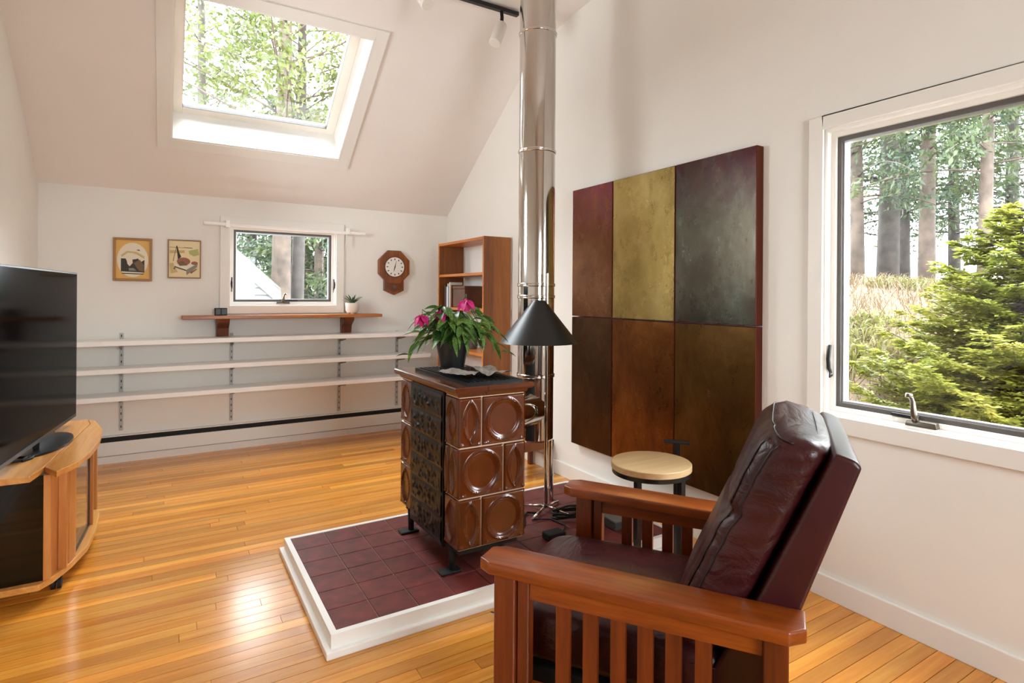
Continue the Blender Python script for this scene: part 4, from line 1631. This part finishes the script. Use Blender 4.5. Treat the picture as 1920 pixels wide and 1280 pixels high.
def blades(name, label, cat, n, x0, x1, y0, y1, mat, hmin, hmax, wd, keep=lambda x, y: True):
    V, F = [], []
    i = 0
    while i < n:
        x, y_ = RNG.uniform(x0, x1), RNG.uniform(y0, y1)
        if not keep(x, y_):
            continue
        z = hill_z(x, y_)
        a = RNG.uniform(0, 6.28)
        h = RNG.uniform(hmin, hmax)
        lx, ly = RNG.normal(0, .6) * h, RNG.normal(0, .6) * h
        k = len(V)
        dx, dy_ = math.cos(a) * wd, math.sin(a) * wd
        V += [(x - dx, y_ - dy_, z - .01), (x + dx, y_ + dy_, z - .01), (x + lx * .5 + dx * .7, y_ + ly * .5 + dy_ * .7, z + h * .7), (x + lx * .5 - dx * .7, y_ + ly * .5 - dy_ * .7, z + h * .7), (x + lx * 1.2, y_ + ly * 1.2, z + h * .85)]
        F += [(k, k + 1, k + 2, k + 3), (k + 3, k + 2, k + 4)]
        i += 1
    o = pydata(name, V, F, mat)
    return props(o, label, cat, kind='stuff')


blades('dry_grass', 'pale dry grass covering the slope outside the side window', 'grass', 16000, 3.2, 10.5, -.5, 9, 'straw', .08, .28, .006)
blades('green_groundcover', 'patches of yellow green plants on the slope outside', 'plants', 9000, 3.6, 9.5, 0, 8, 'shrub', .06, .22, .016,
       lambda x, y: math.sin(x * 2.1 + 1.0) * math.cos(y * 1.7) + .3 * math.sin(5 * x + 3 * y) > .25)


def leaf_cloud(P, D, size, asp, rng, flatness=.5):
    """one small leaf quad at each point of P with its axis about D"""
    P, D = np.asarray(P, float), np.asarray(D, float)
    n = len(P)
    d = D + rng.normal(0, .5, (n, 3))
    d /= np.linalg.norm(d, axis=1)[:, None] + 1e-9
    s = np.cross(d, rng.normal(0, 1, (n, 3)) * (1 - flatness) + np.array([0, 0, flatness]))
    s /= np.linalg.norm(s, axis=1)[:, None] + 1e-9
    L = (size * rng.uniform(.6, 1.3, n))[:, None]
    w_ = L * asp
    V = np.stack([P, P + d * L * .5 + s * w_ * .5, P + d * L, P + d * L * .5 - s * w_ * .5], 1).reshape(-1, 3)
    return V, np.arange(4 * n).reshape(-1, 4)


def quads(name, V, Q, mat, parent=None):
    me = bpy.data.meshes.new(name)
    V = np.asarray(V, np.float32)
    Q = np.asarray(Q, np.int32)
    me.vertices.add(len(V))
    me.vertices.foreach_set('co', V.ravel())
    me.loops.add(Q.size)
    me.loops.foreach_set('vertex_index', Q.ravel())
    me.polygons.add(len(Q))
    me.polygons.foreach_set('loop_start', np.arange(0, Q.size, 4, dtype=np.int32))
    me.polygons.foreach_set('loop_total', np.full(len(Q), 4, dtype=np.int32))
    me.update(calc_edges=True)
    me.materials.append(MT[mat])
    return link(name, me, parent)


def tree(name, label, base, H, tr_, crown0, reach, nb, per, size, asp, fol, bark, seed, droop=.3, lean=(0, 0), rise=.2, group=None, spread=.12):
    rng = np.random.default_rng(seed)
    r = thing(name, label, 'tree', base, group=group)
    b = B()
    pts, rad = [], []
    for k in range(9):
        t = k / 8
        pts.append((lean[0] * t * H + .04 * math.sin(3 * t + seed), lean[1] * t * H + .04 * math.cos(4 * t + seed), t * H - .1))
        rad.append(tr_ * (1 - .8 * t) + .01)
    b.tube(pts, rad, 9)
    b.build('trunk', bark, r, True)
    V, F = [], []
    bb = B()
    for k in range(nb):
        t = crown0 + (1 - crown0) * (k + rng.random()) / nb
        i = min(7, int(t * 8))
        f_ = t * 8 - i
        o = np.array(pts[i]) * (1 - f_) + np.array(pts[i + 1]) * f_
        az = rng.uniform(0, 2 * math.pi)
        L = reach * (1.05 - t) ** .7 * rng.uniform(.6, 1.15) + .1
        d = np.array([math.cos(az), math.sin(az), 0])
        bp = []
        for q in range(6):
            s = q / 5
            bp.append(o + d * L * s + np.array([0, 0, rise * L * s - droop * L * s * s]))
        bb.tube(bp, [tr_ * .16 * (1 - .75 * q / 5) * (1.1 - t) + .004 for q in range(6)], 4)
        s = rng.uniform(.15, 1.0, per) ** .7
        j = np.minimum(4, (s * 5).astype(int))
        g_ = (s * 5 - j)[:, None]
        A = np.array(bp)
        p = A[j] * (1 - g_) + A[j + 1] * g_ + rng.normal(0, spread, (per, 3)) * np.array([1, 1, .6]) * (.4 + L * .5)
        V.append(p)
        F.append((bp[5] - bp[0]) / (L + 1e-6) * .8 + rng.normal(0, .4, (per, 3)) - np.array([0, 0, droop * .6]))
    bb.build('branches', bark, r, True)
    Vv, Q = leaf_cloud(np.concatenate(V), np.concatenate(F), size, asp, rng)
    props(quads('foliage', Vv, Q, fol, r), kind='stuff')
    return r


def outd(px, d, py=553):
    q = pd(px, py, d)
    return q.x, q.y


# foreground young fir outside the side window
def fir(label, base, H, R, seed, nb=120, per=120):
    rng = np.random.default_rng(seed)
    r = thing('young_fir', label, 'tree', base)
    b = B()
    b.tube([(0, 0, -.1), (.02, .01, H * .5), (0, 0, H)], [.05, .03, .006], 8)
    b.build('trunk', 'barkd', r, True)
    V, F = [], []
    bb = B()
    for k in range(nb):
        t = (k + rng.random()) / nb
        az = k * 2.399 + rng.uniform(-.4, .4)
        L = R * (1 - t) ** .8 * rng.uniform(.75, 1.1) + .08
        o = np.array([0, 0, H * (.03 + .95 * t)])
        d = np.array([math.cos(az), math.sin(az), 0])
        n_ = np.array([-d[1], d[0], 0])
        bp = [o + d * L * s - np.array([0, 0, (.28 * s - .30 * s * s * s) * L]) + np.array([0, 0, .18 * L * s]) for s in (0, .25, .5, .75, 1)]
        bb.tube(bp, [.012, .009, .007, .005, .003], 4)
        # side twigs with needle sprays
        nt = max(8, int(per * L / R))
        for q in range(nt):
            s = rng.uniform(.12, 1.0)
            j = min(3, int(s * 4))
            g_ = s * 4 - j
            p = bp[j] * (1 - g_) + bp[j + 1] * g_
            tl = (1.02 - s) * L * .45 + .05
            sd = rng.choice((-1, 1))
            dr = d * .7 + n_ * sd * .8 + np.array([0, 0, rng.normal(0, .12)])
            m_ = int(3 + tl * 16)
            e = np.repeat(np.arange(m_), 2)
            pp = p + dr * tl * (e / m_)[:, None] * rng.uniform(.8, 1.1, (2 * m_, 1))
            sd2 = np.tile([-1.0, 1.0], m_)[:, None]
            V.append(pp)
            F.append(dr * .8 + np.cross(dr, [0, 0, 1]) * sd2 * .7)
    bb.build('branches', 'barkd', r, True)
    P, D = np.concatenate(V), np.concatenate(F)
    n = len(P)
    D = D / np.linalg.norm(D, axis=1)[:, None] + rng.normal(0, .15, (n, 3))
    L2 = (.055 * rng.uniform(.7, 1.3, n))[:, None]
    s2 = np.cross(D, np.array([0, 0, 1]) + rng.normal(0, .3, (n, 3)))
    s2 = s2 / (np.linalg.norm(s2, axis=1)[:, None] + 1e-9) * .011
    Vv = np.stack([P, P + D * L2 * .6 + s2, P + D * L2, P + D * L2 * .6 - s2], 1).reshape(-1, 3)
    props(quads('needles', Vv, np.arange(4 * n).reshape(-1, 4), 'fir', r), kind='stuff')
    return r


fx, fy = outd(1915, 4.5)
fir('bright green young fir close outside the side window', (fx, fy, hill_z(fx, fy)), 1.75, 1.12, 5)

# trunks and crowns up the slope (side window)
slope_trees = [
    (1742, 10.0, 12, .13, .22, 2.4, 'bark', 'cedar', 'slender tan trunked fir on the slope in mid window'),
    (1848, 9.0, 11, .095, .2, 2.2, 'bark', 'cedar', 'thin pale trunked fir behind the young fir'),
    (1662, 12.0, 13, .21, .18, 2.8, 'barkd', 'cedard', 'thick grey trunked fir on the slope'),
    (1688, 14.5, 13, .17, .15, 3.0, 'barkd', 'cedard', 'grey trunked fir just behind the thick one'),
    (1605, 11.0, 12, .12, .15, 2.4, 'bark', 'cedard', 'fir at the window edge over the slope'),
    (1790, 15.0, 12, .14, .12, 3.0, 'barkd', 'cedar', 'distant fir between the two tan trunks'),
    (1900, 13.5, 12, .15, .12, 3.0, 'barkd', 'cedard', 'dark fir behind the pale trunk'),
    (1560, 16.0, 13, .18, .12, 3.2, 'barkd', 'cedar', 'distant fir beyond the window edge'),
    (1980, 11.0, 12, .14, .15, 2.6, 'bark', 'cedar', 'fir on the slope beyond the young fir'),
]
for k, (px_, d_, H_, r_, c0_, re_, bk_, fo_, lb_) in enumerate(slope_trees):
    x_, y_ = outd(px_, d_)
    tree('forest_fir', lb_, (x_, y_, hill_z(x_, y_)), H_ * .85, r_, c0_, re_, 60, 190, .13, .34, fo_, bk_, 100 + k, .35, group='firs on the slope')

# trees behind the house (small window and skylight)
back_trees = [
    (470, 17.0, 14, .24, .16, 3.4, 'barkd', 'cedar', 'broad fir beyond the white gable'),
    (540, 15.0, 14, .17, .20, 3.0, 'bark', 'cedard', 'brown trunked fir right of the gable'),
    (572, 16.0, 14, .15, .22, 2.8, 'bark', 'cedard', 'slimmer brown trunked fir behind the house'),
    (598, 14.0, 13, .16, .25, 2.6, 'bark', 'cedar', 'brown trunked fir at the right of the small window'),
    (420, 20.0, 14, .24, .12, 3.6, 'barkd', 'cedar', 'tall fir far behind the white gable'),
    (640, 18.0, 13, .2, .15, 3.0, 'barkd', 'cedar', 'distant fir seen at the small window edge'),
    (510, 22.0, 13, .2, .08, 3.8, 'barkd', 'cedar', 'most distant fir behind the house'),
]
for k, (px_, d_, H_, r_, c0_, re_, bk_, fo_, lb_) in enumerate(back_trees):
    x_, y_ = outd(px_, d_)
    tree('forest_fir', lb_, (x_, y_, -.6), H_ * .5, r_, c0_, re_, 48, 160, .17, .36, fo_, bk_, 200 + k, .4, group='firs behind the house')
x_, y_ = outd(528, 9.5)
tree('maple_tree', 'tall spring maple seen through the skylight', (x_, y_, -.6), 11.5, .17, .36, 3.0, 64, 170, .10, .62, 'maple', 'bark', 301, .1, (0, .0), .55, spread=.16)
x_, y_ = outd(552, 9.9)
tree('maple_tree', 'second maple stem leaning beside the tall one', (x_, y_, -.6), 10.5, .12, .38, 2.4, 44, 130, .10, .62, 'maple', 'barkd', 302, .1, (.01, 0), .6, spread=.16)
x_, y_ = outd(375, 11.0)
tree('maple_tree', 'thinner maple at the left of the skylight', (x_, y_, -.6), 11, .12, .36, 2.2, 44, 140, .10, .62, 'maple', 'barkd', 303, .1, (0, 0), .5, spread=.16)

# neighbouring gable wall with siding
GY = 9.0
ho = thing('neighbour_gable', 'white clapboard gable end of the building behind', 'building', (-.5, GY, -.55))
og = ho.location
pk = Vector((.822, GY, 1.874))
pe = Vector((1.405, GY, 1.323))
sl_ = (pe.z - pk.z) / (pe.x - pk.x)
ridge = Vector((-1.2, GY, pk.z + sl_ * (-1.2 - pk.x)))
zi = -.4
bo = .105
while zi < ridge.z - .25:
    xr = pk.x + (zi + bo + .06 - pk.z) / sl_
    xr = min(xr, pe.x - .12)
    xl2 = 2 * ridge.x - xr
    b = B(og)
    if xr > xl2 + .1:
        b.hexa([(xl2, GY + .02, zi), (xr, GY + .02, zi), (xr, GY + .06, zi), (xl2, GY + .06, zi)],
               [(xl2, GY + .045, zi + bo), (xr, GY + .045, zi + bo), (xr, GY + .06, zi + bo), (xl2, GY + .06, zi + bo)])
        b.build('siding_board', 'siding', ho)
    zi += bo
for sg in (-1, 1):
    def mx_(p):
        return Vector((ridge.x + sg * (p.x - ridge.x), p.y, p.z))
    dn = Vector((0, 0, -.2))
    b = B(og)
    b.hexa([mx_(ridge), mx_(pe), mx_(pe + dn), mx_(ridge + dn)], [mx_(ridge) + Vector((0, .05, 0)), mx_(pe) + Vector((0, .05, 0)), mx_(pe + dn) + Vector((0, .05, 0)), mx_(ridge + dn) + Vector((0, .05, 0))])
    b.build('rake_board', 'siding', ho)
    b = B(og)
    up = Vector((0, 0, .05))
    e = Vector((0, 4.0, 0))
    b.hexa([mx_(ridge), mx_(pe), mx_(pe) + e, mx_(ridge) + e], [mx_(ridge) + up, mx_(pe) + up, mx_(pe) + up + e, mx_(ridge) + up + e])
    b.build('roof_slope', 'roof', ho)
B(og).box(2 * ridge.x - pe.x + .14, pe.x - .14, GY + .06, GY + 3.9, -.55, 1.1).build('house_body', 'siding', ho)
